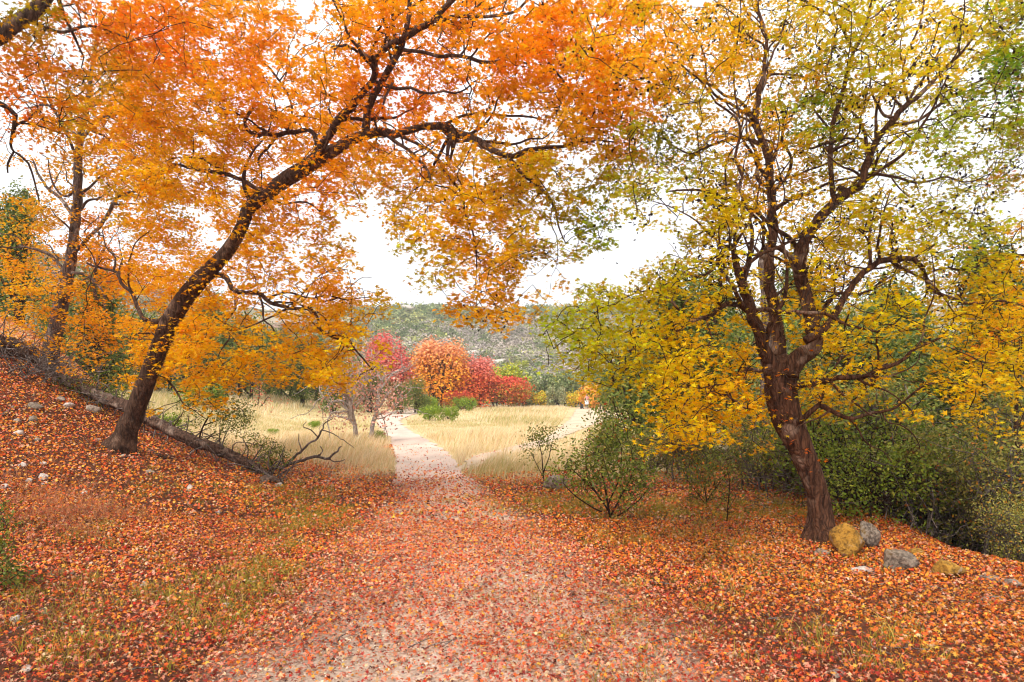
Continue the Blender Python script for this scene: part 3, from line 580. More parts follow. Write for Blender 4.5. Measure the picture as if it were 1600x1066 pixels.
sp5 = t5.grow(sprays_from_map(t5, ['36887', '26887', '15887', '14887', '14886', '13675', '00224', '12678', '35788', '35788', '24688', '12467'], 1500, 1.2, 7.2, 10.0, 0.6))
c5 = colour_field([(1590, 60, (96, 122, 26)), (1590, 200, (112, 130, 28)), (1540, 130, (150, 148, 32)), (1590, 380, (190, 168, 22)), (1560, 480, (214, 164, 18)), (1530, 440, (150, 150, 22))], 0.8, (2.0, 1.0, 0.7))
t5.foliage(sp5, c5, n=36, rad=0.24, size=(0.055, 0.095), detail=2)
t5.finish()
print('TREES', len(sp1), len(sp2), len(sp3), len(sp4), len(sp5), sum(len(a[0]) for t in (t1, t2, t3, t4, t5) for a in t.lib))

# ================================================================= BACKGROUND TREES AND SHRUBS (kinds built once, then copied)
def crown_points(N, shape, rng, lumps=9, seed=0):
    """points on and in a lumpy crown of radius 1, base at z 0, height 1"""
    rg = np.random.default_rng(seed); C = []; Rr = []
    for _ in range(lumps):
        if shape == 'dome': z = rg.uniform(0.25, 0.8); rr = math.sqrt(max(0.05, 1-((z-0.35)/0.62)**2))*0.62
        elif shape == 'cone': z = rg.uniform(0.12, 0.85); rr = (1-z)*0.62+0.03
        elif shape == 'fan': z = rg.uniform(0.35, 0.85); rr = 0.25+0.4*z
        else: z = rg.uniform(0.18, 0.6); rr = 0.6
        a = rg.uniform(0, 6.28); q = rr*math.sqrt(rg.uniform(0.15, 1)); C.append((q*math.cos(a), q*math.sin(a), z)); Rr.append(rg.uniform(0.2, 0.36)*(1.25-z*0.5))
    C = np.array(C); Rr = np.array(Rr); k = rng.integers(0, lumps, N)
    d = rng.normal(0, 1, (N, 3)); d /= np.linalg.norm(d, axis=1, keepdims=True)
    s = rng.uniform(0.25, 1, (N, 1))**0.5
    p = C[k]+d*s*rng.uniform(0.75, 1.3, (N, 1))*Rr[k][:, None]*np.array([1, 1, 0.8]); p[:, 2] = np.abs(p[:, 2])
    return p, C, Rr, d
PROTO = {}
def proto(key, shape, H, Rw, N, leaf, cols, wts, lumps=10, stems=1, seed=0, bare=False, det=0, detailstretch=None, stemmat=None, up=0.3, hvar=None, twigs=0):
    rg = np.random.default_rng(seed+100); p, C, Rr, d = crown_points(N, shape, rg, lumps, seed)
    p = p*np.array([Rw, Rw, H]); n = d*0.7+rg.normal(0, 0.6, (N, 3))+np.array([0, 0, up])
    col = pal(cols, wts, N, 0.22, rg)
    if hvar is not None:                # the kind turns colour towards its top
        t = ss((p[:, 2:3]/H-0.45)/0.45+rg.normal(0, 0.2, (N, 1))); col = col*(1-t)+jit(lin(hvar), N, 0.2, 0.08, rg)*t
    sz = rg.uniform(leaf*0.6, leaf*1.3, N)
    V, T, K = cards(p, n, sz, col, TM[det], rg, stretch=None if detailstretch is None else np.full(N, detailstretch))
    crown = np_mesh(key+'_crown', V, T, K, M_FAR if leaf > 0.19 else M_SHRUB)
    st = Bag(); tw = Bag()
    for s_ in range(stems):
        a = rg.uniform(0, 6.28); e = C[rg.integers(0, lumps)]*np.array([Rw, Rw, H]); o = np.array([math.cos(a), math.sin(a), 0])*Rw*0.06*min(stems-1, 4)
        q, r = catmull([o-[0, 0, 0.15], o*1.3+[0, 0, H*0.18], (o+e)*0.5+rg.normal(0, 0.04*H, 3), e], [0.035*H/stems**0.5, 0.028*H/stems**0.5, 0.018*H/stems**0.5, 0.006*H/stems**0.5], H/9)
        V, T = tube(q, r, 6); st.add(V, T)
    root = np.array([0, 0, H*0.2])
    for c in C:
        e = c*np.array([Rw, Rw, H]); q, r = catmull([root*0.6, root+(e-root)*0.5+rg.normal(0, 0.03*H, 3), e], [0.014*H/stems**0.4, 0.009*H/stems**0.4, 0.003*H], H/8); V, T = tube(q, r, 5); st.add(V, T)
    for _ in range(twigs):
        c = C[rg.integers(0, lumps)]*np.array([Rw, Rw, H]); dd = rg.normal(0, 1, 3)+[0, 0, 0.5]; dd /= np.linalg.norm(dd); L = rg.uniform(0.2, 0.5)*Rw
        q, r = catmull([c*0.8, c*0.8+dd*L*0.6+rg.normal(0, 0.06*L, 3), c*0.8+dd*L*1.2+rg.normal(0, 0.15*L, 3)], [0.005*H, 0.003*H, 0.0012*H], L/4); V, T = tube(q, r, 4, cap=False); tw.add(V, T)
    PROTO[key] = (crown, st.mesh(key+'_stem', stemmat or M_TWIG, True), tw.mesh(key+'_twigs', stemmat or M_TWIG) if tw.V else None)
def place(key, name, label, cat, loc, scale=1.0, rz=None, group=None, squash=1.0):
    c, s, w = PROTO[key]; o = thing(name, label, cat, loc, group)
    o.rotation_euler[2] = rnd.uniform(0, 6.28) if rz is None else rz; o.scale = (scale, scale, scale*squash)
    link('crown', c, o, kind='stuff'); link('trunk' if cat == 'tree' else 'stem', s, o)
    if w: link('twigs', w, o, kind='stuff')
    return o
GR = [(104, 120, 48), (78, 96, 38), (132, 140, 58), (152, 150, 68)]
proto('juniper_a', 'cone', 5, 1.9, 9000, 0.15, GR, [4, 4, 3, 1], 22, 2, 1, detailstretch=0.5, twigs=60)
proto('juniper_b', 'dome', 4, 2.1, 9000, 0.15, GR+[(150, 140, 60)], [4, 3, 4, 2, 1], 22, 3, 2, detailstretch=0.5, twigs=60)
proto('juniper_c', 'dome', 3, 1.7, 7000, 0.12, [(92, 112, 40), (120, 136, 48), (70, 88, 34)], [3, 3, 2], 18, 3, 3, detailstretch=0.5, twigs=50)
proto('olive_shrub', 'round', 1.0, 0.8, 2500, 0.06, [(120, 132, 56), (96, 110, 46), (150, 150, 70)], [3, 3, 1], 12, 6, 4, detailstretch=0.6, twigs=30)
proto('bright_shrub', 'round', 1.0, 0.95, 2200, 0.09, [(140, 160, 40), (118, 144, 44), (166, 176, 60)], [3, 3, 1], 12, 6, 5, detailstretch=0.6)
proto('orange_far', 'dome', 8.2, 3.9, 12000, 0.26, [(242, 160, 46), (248, 176, 54), (230, 136, 40)], [4, 3, 2], 60, 4, 6, hvar=(238, 168, 122), stemmat=M_TWIG, twigs=120)
proto('red_far', 'dome', 7.0, 3.7, 12000, 0.26, [(222, 96, 58), (232, 116, 70), (232, 142, 66)], [4, 4, 2], 40, 4, 7, hvar=(226, 134, 120), twigs=120)
proto('pink_far', 'dome', 7.5, 3.2, 7000, 0.26, [(216, 100, 88), (206, 86, 78), (226, 128, 108)], [4, 3, 2], 36, 3, 8, hvar=(216, 112, 106), twigs=80)
proto('red_low', 'dome', 4.6, 4.3, 8000, 0.26, [(204, 128, 58), (166, 148, 60), (212, 100, 60)], [3, 3, 3], 36, 4, 9, hvar=(214, 80, 66), twigs=60)
proto('oak_far', 'dome', 5.5, 4.0, 4000, 0.34, [(176, 178, 50), (150, 158, 56), (196, 190, 60)], [4, 3, 2], 18, 3, 10, twigs=30)
proto('grey_green', 'dome', 5.0, 3.4, 2600, 0.36, [(160, 160, 118), (138, 142, 98), (178, 172, 134)], [3, 3, 2], 14, 3, 11)
proto('dark_green', 'dome', 5.0, 3.2, 2600, 0.36, [(132, 140, 88), (110, 122, 76), (150, 154, 102)], [3, 3, 2], 14, 3, 12)
proto('bare_far', 'fan', 4.5, 2.6, 500, 0.2, [(170, 152, 136), (150, 130, 112)], [1, 1], 14, 5, 13, stemmat=M_DEAD, twigs=220)
proto('yellow_far', 'round', 3.2, 2.6, 2200, 0.26, [(214, 190, 50), (226, 172, 60), (180, 176, 60)], [3, 2, 2], 12, 4, 14)
proto('orange_brush', 'round', 3.0, 1.5, 2200, 0.2, [(236, 176, 62), (228, 150, 70), (206, 184, 80)], [3, 2, 1], 12, 5, 15)

def at_px(px, py):                      # where a thing's foot is seen
    return G(px, py, 6)
def flat(px, d):
    x = d*(px-800)/F; return np.array([x, d, float(HH(x, d))])
place('orange_far', 'far_maple', 'round orange maple at the far edge of the meadow', 'tree', flat(686, 78), 1.3, 0.4, None, 0.8)
place('red_far', 'far_maple', 'red maple just right of the round orange maple', 'tree', flat(738, 80), 1.2, 1.3, None, 0.74)
place('red_low', 'far_maple', 'low wide red and olive maple at the right end of the red row', 'tree', flat(784, 82), 1.12, 2.2, None, 0.84)
place('pink_far', 'far_maple', 'pinkish red maple standing highest, behind the yellow boughs', 'tree', flat(608, 76), 1.2, 0.2)
place('red_low', 'far_maple', 'small red brown bush under the orange and red maples', 'tree', flat(714, 76), 0.5, 4.2)
for px, d, s, lb in [(652, 62, 0.85, 'dark green juniper left of the round orange maple'), (625, 58, 0.75, 'dark juniper beside the bend of the trail'), (470, 54, 1.15, 'wide juniper behind the pale meadow at left'), (420, 56, 1.2, 'bushy juniper left of the bare small tree'),
                     (520, 52, 1.0, 'juniper straight behind the bare small tree'), (350, 56, 1.3, 'tall juniper behind the golden boughs'), (575, 60, 1.15, 'green juniper below the pinkish red maple'), (300, 50, 1.1, 'juniper seen right behind the leaning trunk'), (385, 50, 1.7, 'large farther juniper left of the red leaved plant'), (445, 58, 1.6, 'large farther juniper behind the left meadow'), (330, 55, 1.8, 'large far juniper behind the leaning trunk'), (540, 64, 1.3, 'farther juniper under the yellow bough'), (255, 44, 1.5, 'farther juniper left of the leaning trunk'), (495, 60, 1.3, 'farther juniper left of the bare tree crown')]:
    k = rnd.choice(['juniper_a', 'juniper_b', 'juniper_b']); place(k, 'juniper', lb, 'tree', flat(px, d), s, None, 'junipers along the left side of the meadow')
for px, d, s, lb in [(30, 21, 0.9, 'juniper behind the log pile at the left edge'), (150, 21, 0.95, 'juniper between the two left trunks'), (90, 30, 1.1, 'tall juniper behind the golden bank maple'),
                     (185, 40, 1.4, 'farther tall juniper between the left maples'), (10, 40, 1.2, 'far juniper on the left hillside foot')]:
    place(rnd.choice(['juniper_a', 'juniper_b']), 'juniper', lb, 'tree', flat(px, d), s, None, 'junipers on the left bank')
for px, d, s, key, lb in [(1000, 19, 0.95, 'juniper_b', 'rounded juniper where the side trail meets the right wood'), (1055, 17, 1.0, 'juniper_a', 'juniper behind the low yellow bough'), (1110, 20, 1.15, 'juniper_a', 'tall juniper left of the yellow maple trunk'), (1180, 17, 0.95, 'juniper_b', 'juniper just behind the forked trunk'),
                     (1320, 15, 1.0, 'juniper_b', 'juniper right behind the mustard boulder'), (1400, 18, 1.2, 'juniper_a', 'tall juniper above the right thicket'), (1480, 15, 1.1, 'juniper_b', 'bushy juniper over the flat mustard stone'), (1580, 14, 1.1, 'juniper_a', 'juniper at the right edge of the photo'),
                     (1250, 26, 1.5, 'juniper_a', 'farther juniper behind the maple fork'), (1380, 30, 1.7, 'juniper_b', 'far wide juniper in the right wood'), (1540, 26, 1.7, 'juniper_a', 'far tall juniper near the right edge'), (1660, 20, 1.5, 'juniper_b', 'juniper mostly outside the right edge'), (1080, 34, 1.3, 'juniper_b', 'far juniper seen between the yellow boughs'), (1000, 44, 1.15, 'juniper_a', 'far juniper right of the walker'), (960, 62, 1.0, 'juniper_b', 'rounded green tree close behind the walker'), (1160, 50, 2.0, 'juniper_b', 'farthest juniper of the right wood')]:
    place(key, 'juniper', lb, 'tree', flat(px, d), s, None, 'junipers of the right wood')
place('bright_shrub', 'meadow_shrub', 'bright green low shrub in front of the meadow edge', 'shrub', flat(672, 43), 1.15, None, None, 1.2); place('bright_shrub', 'meadow_shrub', 'bright green low shrub right of its twin by the trail bend', 'shrub', flat(700, 42), 1.05, None, None, 1.3)
place('bright_shrub', 'meadow_shrub', 'small rounded dark shrub under the orange maple', 'shrub', flat(668, 64), 2.1); place('bright_shrub', 'meadow_shrub', 'lime bush between the red maples and the meadow', 'shrub', flat(727, 70), 2.0)
place('bright_shrub', 'meadow_shrub', 'large bright green shrub behind the left meadow', 'shrub', flat(318, 38), 1.9); place('bright_shrub', 'meadow_shrub', 'green shrub at the left of the meadow by the trunk', 'shrub', flat(232, 20), 1.3)
place('orange_brush', 'golden_shrub', 'golden shrub right behind the walker', 'shrub', flat(926, 84), 1.5); place('orange_brush', 'golden_shrub', 'orange shrub between walker and juniper', 'shrub', flat(940, 80), 1.3)
place('bright_shrub', 'small_weed', 'small green weed left of the bare tree in the meadow', 'weed', flat(492, 33), 0.5); place('bright_shrub', 'small_weed', 'small green weed in the middle of the left meadow', 'weed', flat(426, 27), 0.4)
place('bright_shrub', 'small_weed', 'yellow green weed at the foot of the bare small tree', 'weed', flat(590, 23.5), 0.5)
# trees at the hill foot that can be told apart
hf = [(795, 96, 'oak_far', 1.15, 'lime green oak above the low red maple'), (830, 100, 'grey_green', 1.0, 'grey green oak right of the lime oak'), (862, 95, 'dark_green', 1.0, 'dark oak at the hill foot behind the meadow'), (893, 98, 'dark_green', 1.1, 'dark oak left of the walker'),
      (842, 90, 'yellow_far', 0.9, 'yellow shrub at the far meadow edge'), (905, 92, 'yellow_far', 0.9, 'yellow shrub above the walker'), (870, 88, 'grey_green', 0.6, 'pale grey shrub behind the meadow edge'), (760, 106, 'oak_far', 0.8, 'lime tinted oak behind the red maple'),
      (640, 104, 'bare_far', 1.5, 'pale leafless tree behind the orange maple'), (618, 98, 'bare_far', 1.7, 'pale leafless tree behind the pink maple'), (940, 105, 'dark_green', 1.2, 'dark oak right of the golden shrub'), (818, 88, 'dark_green', 0.75, 'dark bush touching the low red maple'), (885, 106, 'oak_far', 0.9, 'olive oak upslope of the walker')]
for px, d, k, s, lb in hf: place(k, 'hill_foot_tree', lb, 'tree', flat(px, d), s)
# scrub over the hills: the nearest are trees of their own, the farther mass is one
def scatter_hill(n, y0, y1, x0, x1, seed, ymin=0):
    rg = np.random.default_rng(seed); d = y0+(y1-y0)*rg.uniform(0, 1, n)**0.8; px = rg.uniform(x0, x1, n); x = d*(px-800)/F
    k = fbm(x*0.07, d*0.05, 91, 3)+rg.uniform(-0.15, 0.15, n) > 0.40; return x[k], d[k], rg
hx, hy, rg = scatter_hill(250, 114, 190, 540, 1010, 5)
LB = {'grey_green': ('grey green oak on the lower hillside', 'grey green oaks on the lower hill'), 'dark_green': ('dark green juniper on the lower hillside', 'dark junipers on the lower hill'), 'bare_far': ('pale leafless shrub on the lower hillside', 'leafless shrubs on the lower hill'), 'oak_far': ('olive yellow oak on the lower hillside', 'olive oaks on the lower hill')}
for x, y in zip(hx, hy):
    k = rnd.choices(['grey_green', 'dark_green', 'bare_far', 'oak_far'], [4, 4, 3, 1])[0]
    place(k, 'hill_shrub', LB[k][0], 'shrub', (x, y, float(HH(x, y))-0.2), rnd.uniform(0.55, 1.05), None, LB[k][1], rnd.uniform(0.6, 0.85))
def scrub(name, sets, label, warm=False):
    B = Bag()
    for n, y0, y1, x0, x1, seed, m, sz, rw in sets:
        x, y, rg = scatter_hill(n, y0, y1, x0, x1, seed); z = HH(x, y); N = len(x); s = rg.uniform(0.6, 1.25, N)*rw
        base = np.repeat(np.stack([x, y, z], 1), m, 0); d = rg.normal(0, 1, (N*m, 3)); d /= np.linalg.norm(d, axis=1, keepdims=True); d[:, 2] = np.abs(d[:, 2])
        q = base+d*np.repeat(s, m)[:, None]*rg.uniform(0.5, 1, (N*m, 1))*np.array([1, 1, 0.95])
        gz = fbm(x*0.025, y*0.02, 95, 3); kind = np.where(rg.uniform(0, 1, N) < np.clip((gz-0.47)*4, 0.05, 0.6), 2, rg.choice([0, 1, 3], N, p=[0.45, 0.43, 0.12])); C = np.array([lin(c) for c in ([(150, 154, 102), (114, 128, 78), (184, 170, 158), (180, 176, 100)] if not warm else [(150, 136, 92), (120, 118, 70), (190, 150, 134), (196, 140, 90)])])[kind]
        C = np.repeat(C*rg.uniform(0.55, 1.25, (N, 1)), m, 0)*rg.uniform(0.8, 1.2, (N*m, 1))
        B.add(*cards(q, d+rg.normal(0, 0.35, d.shape), rg.uniform(0.6, 1.3, N*m)*sz, C, TM[0], rg))
    link(name, B.mesh(name, M_FAR), kind='stuff', label=label)
scrub('hillside_scrub', [(2600, 150, 260, 480, 1080, 1, 64, 0.75, 2.9), (3200, 250, 400, 480, 1100, 2, 40, 1.2, 3.6)], 'dense grey green scrub covering the far hillside')
scrub('side_hill_scrub', [(5600, 80, 260, -900, 480, 3, 46, 0.7, 2.9), (800, 70, 300, 1100, 2300, 4, 40, 0.9, 2.4)], 'brown and green scrub on the hills beside the valley', True)
# pale rock ledges on the hillside
def rock(name, label, loc, size, mat, seed=0, rz=0.0, tilt=(0, 0), group=None, cat='rock', parent=None, sub=3, sink=0.25, cuts=13, kind=None):
    rg = np.random.default_rng(seed+500); V, T = ICO[sub]; V = V.copy()
    for _ in range(cuts):
        n = rg.normal(0, 1, 3); n /= np.linalg.norm(n); dlim = rg.uniform(0.57, 0.88); e = V @ n-dlim; V = V-np.maximum(0, e)[:, None]*n*0.9
    V = V*(1+0.10*(vn(V[:, 0]*2.2+seed, V[:, 1]*2.2+V[:, 2]*1.7, seed)-0.5)[:, None]*2)*(1+0.14*(fbm(V[:, 0]*5+seed, V[:, 1]*5+V[:, 2]*4, seed)-0.5)[:, None]*2)+0.02*rg.normal(0, 1, V.shape)
    V = V*np.asarray(size)*0.5
    me = np_mesh(name, V, T, None, mat, False); o = link(name, me, parent, (loc[0], loc[1], loc[2]+size[2]*(0.5-sink)), label, cat, group, kind)
    o.rotation_euler = (tilt[0], tilt[1], rz); return o
def ico(sub):
    t = (1+5**0.5)/2; V = [(-1, t, 0), (1, t, 0), (-1, -t, 0), (1, -t, 0), (0, -1, t), (0, 1, t), (0, -1, -t), (0, 1, -t), (t, 0, -1), (t, 0, 1), (-t, 0, -1), (-t, 0, 1)]
    V = [np.array(v)/np.linalg.norm(v) for v in V]
    T = [(0, 11, 5), (0, 5, 1), (0, 1, 7), (0, 7, 10), (0, 10, 11), (1, 5, 9), (5, 11, 4), (11, 10, 2), (10, 7, 6), (7, 1, 8), (3, 9, 4), (3, 4, 2), (3, 2, 6), (3, 6, 8), (3, 8, 9), (4, 9, 5), (2, 4, 11), (6, 2, 10), (8, 6, 7), (9, 8, 1)]
    for _ in range(sub):
        mid = {}; T2 = []
        def g(a, b):
            k = (min(a, b), max(a, b))
            if k not in mid: v = V[a]+V[b]; V.append(v/np.linalg.norm(v)); mid[k] = len(V)-1
            return mid[k]
        for a, b, c in T: d, e, f = g(a, b), g(b, c), g(c, a); T2 += [(a, d, f), (b, e, d), (c, f, e), (d, e, f)]
        T = T2
    return np.array(V), np.array(T)
ICO = {k: ico(k) for k in (0, 1, 2, 3)}
for k, (px, d, w) in enumerate([(788, 190, 6), (795, 175, 5), (785, 160, 4), (742, 205, 7), (900, 240, 9), (735, 215, 6), (822, 125, 4), (818, 132, 3.5), (803, 200, 5), (860, 260, 8), (780, 270, 8), (700, 300, 9), (920, 130, 5), (925, 122, 4), (760, 330, 12), (880, 340, 12), (640, 300, 9), (850, 170, 4), (905, 165, 5)]):
    p = flat(px, d); rock('rock_ledge', 'pale limestone ledge showing between shrubs on the hillside', p+[0, 0, 0.4], (w*1.1, w*0.4, w*0.32), M_WHITE, k, rnd.uniform(-0.4, 0.4), (0.3, 0), 'limestone ledges on the hillside', 'rock', sub=2)

# ================================================================= ROCKS AND STONES NEAR BY
def stone(px, py, wpx, hpx, mat, label, seed, rz=0, tilt=(0, 0), dep=0.8, sink=0.3, name='stone', group=None, sub=3):
    p = G(px, py); d = p[1]; w = wpx/F*d; h = hpx/F*d/(1-sink)
    p = np.array([p[0], p[1]+w*dep*0.35, 0]); p[2] = float(HH(p[0], p[1]))
    return rock(name, label, p, (w, w*dep, h), mat, seed, rz, tilt, group, 'rock', sub=sub, sink=sink)
stone(1335, 874, 66, 56, M_MUST, 'mustard lichen boulder leaning on the foot of the yellow maple', 1, 0.3, (0.1, 0.1), 0.8, 0.12, 'boulder')
stone(1362, 862, 44, 46, M_GREY, 'grey and yellow rock tucked behind the mustard boulder', 2, 0.8, (0.2, 0), 0.8, 0.1, 'boulder')
stone(1414, 896, 52, 36, M_GREY, 'pitted grey limestone rock between the two mustard rocks', 3, -0.4, (0, 0.35), 0.7, 0.15, 'boulder')
stone(1492, 906, 52, 28, M_MUST, 'flat topped mustard rock farthest right in the leaves', 4, 0.1, (0, 0.1), 0.8, 0.2, 'boulder')
stone(1436, 872, 32, 14, M_MUST, 'small flat mustard stone behind the pitted grey rock', 5, 0.2)
stone(1356, 898, 52, 12, M_WHITE, 'flat whitish slab lying in front of the mustard boulder', 6, 0.1, (0, 0.08), 0.5)
stone(1287, 870, 26, 10, M_LIME, 'small grey stone half buried at the foot of the yellow maple', 7)
stone(1555, 910, 40, 9, M_LIME, 'low grey stone at the right edge below the thicket', 8)
stone(1592, 920, 34, 14, M_LIME, 'grey stone cut by the right edge of the photo', 9)
stone(1560, 944, 40, 7, M_LIME, 'pale stone mostly buried in red leaves at right', 10)
stone(1205, 790, 12, 7, M_WHITE, 'small white stone in the grass left of the maple trunk', 11)
stone(868, 768, 42, 24, M_LIME, 'rounded pale rock at the meadow edge behind the bush', 12, 0.2, (0, 0), 0.8, 0.2, 'boulder')
stone(1310, 1062, 26, 12, M_LIME, 'small pinkish stone at the bottom edge', 13)
stone(1060, 1030, 14, 7, M_LIME, 'tiny pale stone in the leaves near the bottom', 14)
LS = [(64, 750, 18, 9, 'oval white stone upper of the pair on the left bank'), (67, 758, 15, 6, 'lower stone of the white pair on the left bank'), (42, 754, 12, 6, 'small stone left of the white pair'), (32, 730, 16, 9, 'white angular stone above the pair at left'), (24, 680, 22, 9, 'flat pale stone near the left edge below the logs'),
      (294, 768, 12, 12, 'white upright stone alone on the bank right of the leaning maple'), (340, 803, 12, 5, 'small flat stone below the lone white stone'), (130, 773, 16, 5, 'thin flat stone in pale grass on the bank'), (222, 918, 14, 9, 'pale stone in the green tuft on the lower bank'), (208, 920, 10, 6, 'smaller stone touching the one in the green tuft'),
      (65, 966, 20, 12, 'grey round stone low at the left'), (20, 974, 18, 11, 'pale round stone in the lower left corner'), (348, 952, 18, 9, 'white stone beside the trail at lower left'), (38, 1052, 18, 10, 'white stone at the bottom left corner'), (4, 766, 14, 9, 'white stone cut by the left edge'),
      (48, 640, 26, 12, 'broad grey stone below the brush pile'), (47, 660, 20, 10, 'grey stone under the broad one at left'), (105, 637, 16, 8, 'pale stone between the two left trunks'), (141, 645, 24, 14, 'tan boulder between the trunks beside the fallen log'), (92, 628, 14, 8, 'small stone at the foot of the bank maple'),
      (24, 662, 14, 7, 'dull stone near the left edge'), (66, 728, 12, 6, 'brown stone above the white pair'), (231, 742, 18, 7, 'buff stone below the leaning trunk'), (434, 762, 16, 8, 'pale stone at the end of the fallen log'), (410, 756, 12, 6, 'dark stone beside the log end'), (112, 900, 14, 6, 'dark rubble stone in the lower left leaves'),
      (96, 896, 10, 6, 'second dark rubble stone in the lower left leaves'), (508, 753, 14, 3, 'thin white slab in the pale grass'), (190, 715, 12, 5, 'flat stone at the foot of the leaning maple'), (56, 690, 14, 5, 'narrow stone in the leaves left of centre bank'), (150, 690, 12, 6, 'stone in the leaves left of the leaning trunk')]
for k, (px, py, w, h, lb) in enumerate(LS):
    stone(px, py, w, h, M_WHITE if 'white' in lb or 'pale' in lb else (M_GREY if 'dark' in lb or 'grey' in lb else M_LIME), lb, 30+k, rnd.uniform(-1, 1), (rnd.uniform(-.2, .2), rnd.uniform(-.2, .2)), 0.8, 0.3, group='stones on the left bank', sub=2)

# ================================================================= LOGS, DEAD BRANCHES
def log(name, label, pts, w, mat, cat='log', twn=0, seed=0, lift=0.5, ds=None):
    p3 = []; r3 = []
    for k, ((px, py), ww) in enumerate(zip(pts, w)):
        if ds: g = P(px, py, ds[k]); g[2] = max(g[2], float(HH(g[0], g[1]))-0.02)
        else: g = G(px, py)
        r = ww/2/F*g[1]; p3.append(g+[0, 0.0, 0 if ds else r*lift]); r3.append(r)
    o = thing(name, label, cat, p3[0]); q, r = catmull(p3, r3, 0.09); V, T = tube(q+np.random.default_rng(seed+9).normal(0, 0.012, q.shape), r, 18, 0.34, seed); link('trunk', np_mesh('trunk', V-np.array(p3[0]), T, None, mat, True), o)
    rg = np.random.default_rng(seed); B = Bag()
    for _ in range(twn):
        k = rg.integers(0, len(q)); dd = rg.normal(0, 1, 3)*[1, 0.6, 0.7]+[0.3, 0, 0.25]; dd /= np.linalg.norm(dd); L = rg.uniform(0.25, 0.8)
        qq, rr = catmull([q[k], q[k]+dd*L*0.5+rg.normal(0, 0.06, 3), q[k]+dd*L+rg.normal(0, 0.12, 3)-[0, 0, 0.08]], [0.016, 0.01, 0.004], 0.08); V, T = tube(qq, rr, 5); B.add(V, T)
    if twn: link('broken_twigs', B.mesh('broken_twigs', M_DEAD, True, p3[0]), o, kind='stuff')
    return o
log('fallen_log', 'long rotting fallen trunk lying down the bank behind the leaning maple', [(40, 572), (80, 586), (120, 602), (160, 622), (205, 640), (250, 664), (300, 688), (350, 706), (400, 732), (440, 752)], [3, 12, 15, 18, 19, 18, 16, 15, 12, 6], M_LOG, twn=170, seed=3, ds=[15.2, 14.9, 14.5, 14.1, 13.7, 13.3, 13.0, 12.7, 12.3, 12.0])
log('fallen_log', 'thick dark log on top of the brush pile at the left edge', [(-30, 548), (10, 556), (45, 566), (72, 578)], [26, 24, 22, 12], M_LOG, twn=50, seed=4, lift=1.3)
log('fallen_log', 'short splintered stub below the end of the fallen trunk', [(408, 752), (424, 756), (440, 758)], [12, 14, 10], M_LOG, twn=6, seed=5)
log('dead_stick', 'dark stick lying in leaves right of the leaning maple foot', [(232, 706), (246, 711), (258, 718)], [6, 6, 4], M_LOG, 'stick', seed=6)
log('dead_stick', 'grey stick near the left edge below the brush pile', [(3, 652), (14, 644), (22, 636)], [6, 6, 4], M_DEAD, 'stick', seed=7)
log('dead_stick', 'thin pale stick beside the white stones at left', [(6, 736), (14, 752), (20, 764)], [3, 3, 2], M_DEAD, 'stick', seed=8)
log('dead_stick', 'thin crooked stick on the open bank below the log end', [(335, 742), (370, 748), (400, 744)], [3, 3, 2], M_LOG, 'stick', seed=9)
log('dead_stick', 'black stick between leaf litter and pale grass', [(508, 788), (518, 785), (526, 779)], [5, 5, 3], M_LOG, 'stick', seed=10)
def tangle(name, label, c, ext, n, L, r0, mat, seed, cat, upz=0.2, forks=2, flatten=1.0):
    rg = np.random.default_rng(seed); B = Bag(); c = np.asarray(c, float)
    for _ in range(n):
        s = c+rg.normal(0, 0.45, 3)*ext; s[2] = max(float(HH(s[0], s[1])), s[2]-ext[2]*0.3); dd = rg.normal(0, 1, 3)*[1, 0.8, 0.5*flatten]+[0, 0, upz]; dd /= np.linalg.norm(dd); l = L*rg.uniform(0.5, 1.3)
        pts = [s]; r = [r0*rg.uniform(0.5, 1.2)]
        for k in range(4): pts.append(pts[-1]+dd*l/4+rg.normal(0, 0.09*l, 3)); r.append(r[-1]*0.7)
        q, rr = catmull(pts, r, 0.1); V, T = tube(q, rr, 5, cap=False); B.add(V, T)
        for f in range(forks):
            k = rg.integers(1, 4); e = pts[k]+(dd+rg.normal(0, 0.8, 3))*l*0.35; q, rr = catmull([pts[k], (pts[k]+e)/2+rg.normal(0, 0.05*l, 3), e], [r[k]*0.7, r[k]*0.5, r[k]*0.25], 0.1); V, T = tube(q, rr, 4, cap=False); B.add(V, T)
    o = thing(name, label, cat, c); link('dead_twigs', B.mesh('dead_twigs', mat, True, c), o, kind='stuff'); return o
g = G(38, 592); tangle('brush_pile', 'tangled pile of grey dead branches against the bank maple', g+[0, 0.4, 0.3], np.array([1.1, 0.7, 0.45]), 110, 1.0, 0.014, M_DEAD, 1, 'brush pile')
g = G(240, 668); tangle('brush_pile', 'grey splintery debris along the underside of the fallen trunk', g+[0, 0.3, 0.1], np.array([1.6, 0.5, 0.25]), 110, 0.7, 0.008, M_DEAD, 12, 'brush', 0.1)
g = G(185, 590); tangle('brush_pile', 'sparse bare undergrowth between the two left maples', g+[0, 1.2, 0.4], np.array([1.3, 0.8, 0.5]), 80, 0.9, 0.008, M_DEAD, 2, 'brush', 0.6)
db = thing('dead_branch', 'forked grey dead branch sticking out over the pale grass', 'branch', G(444, 738)); D = db.location[1]
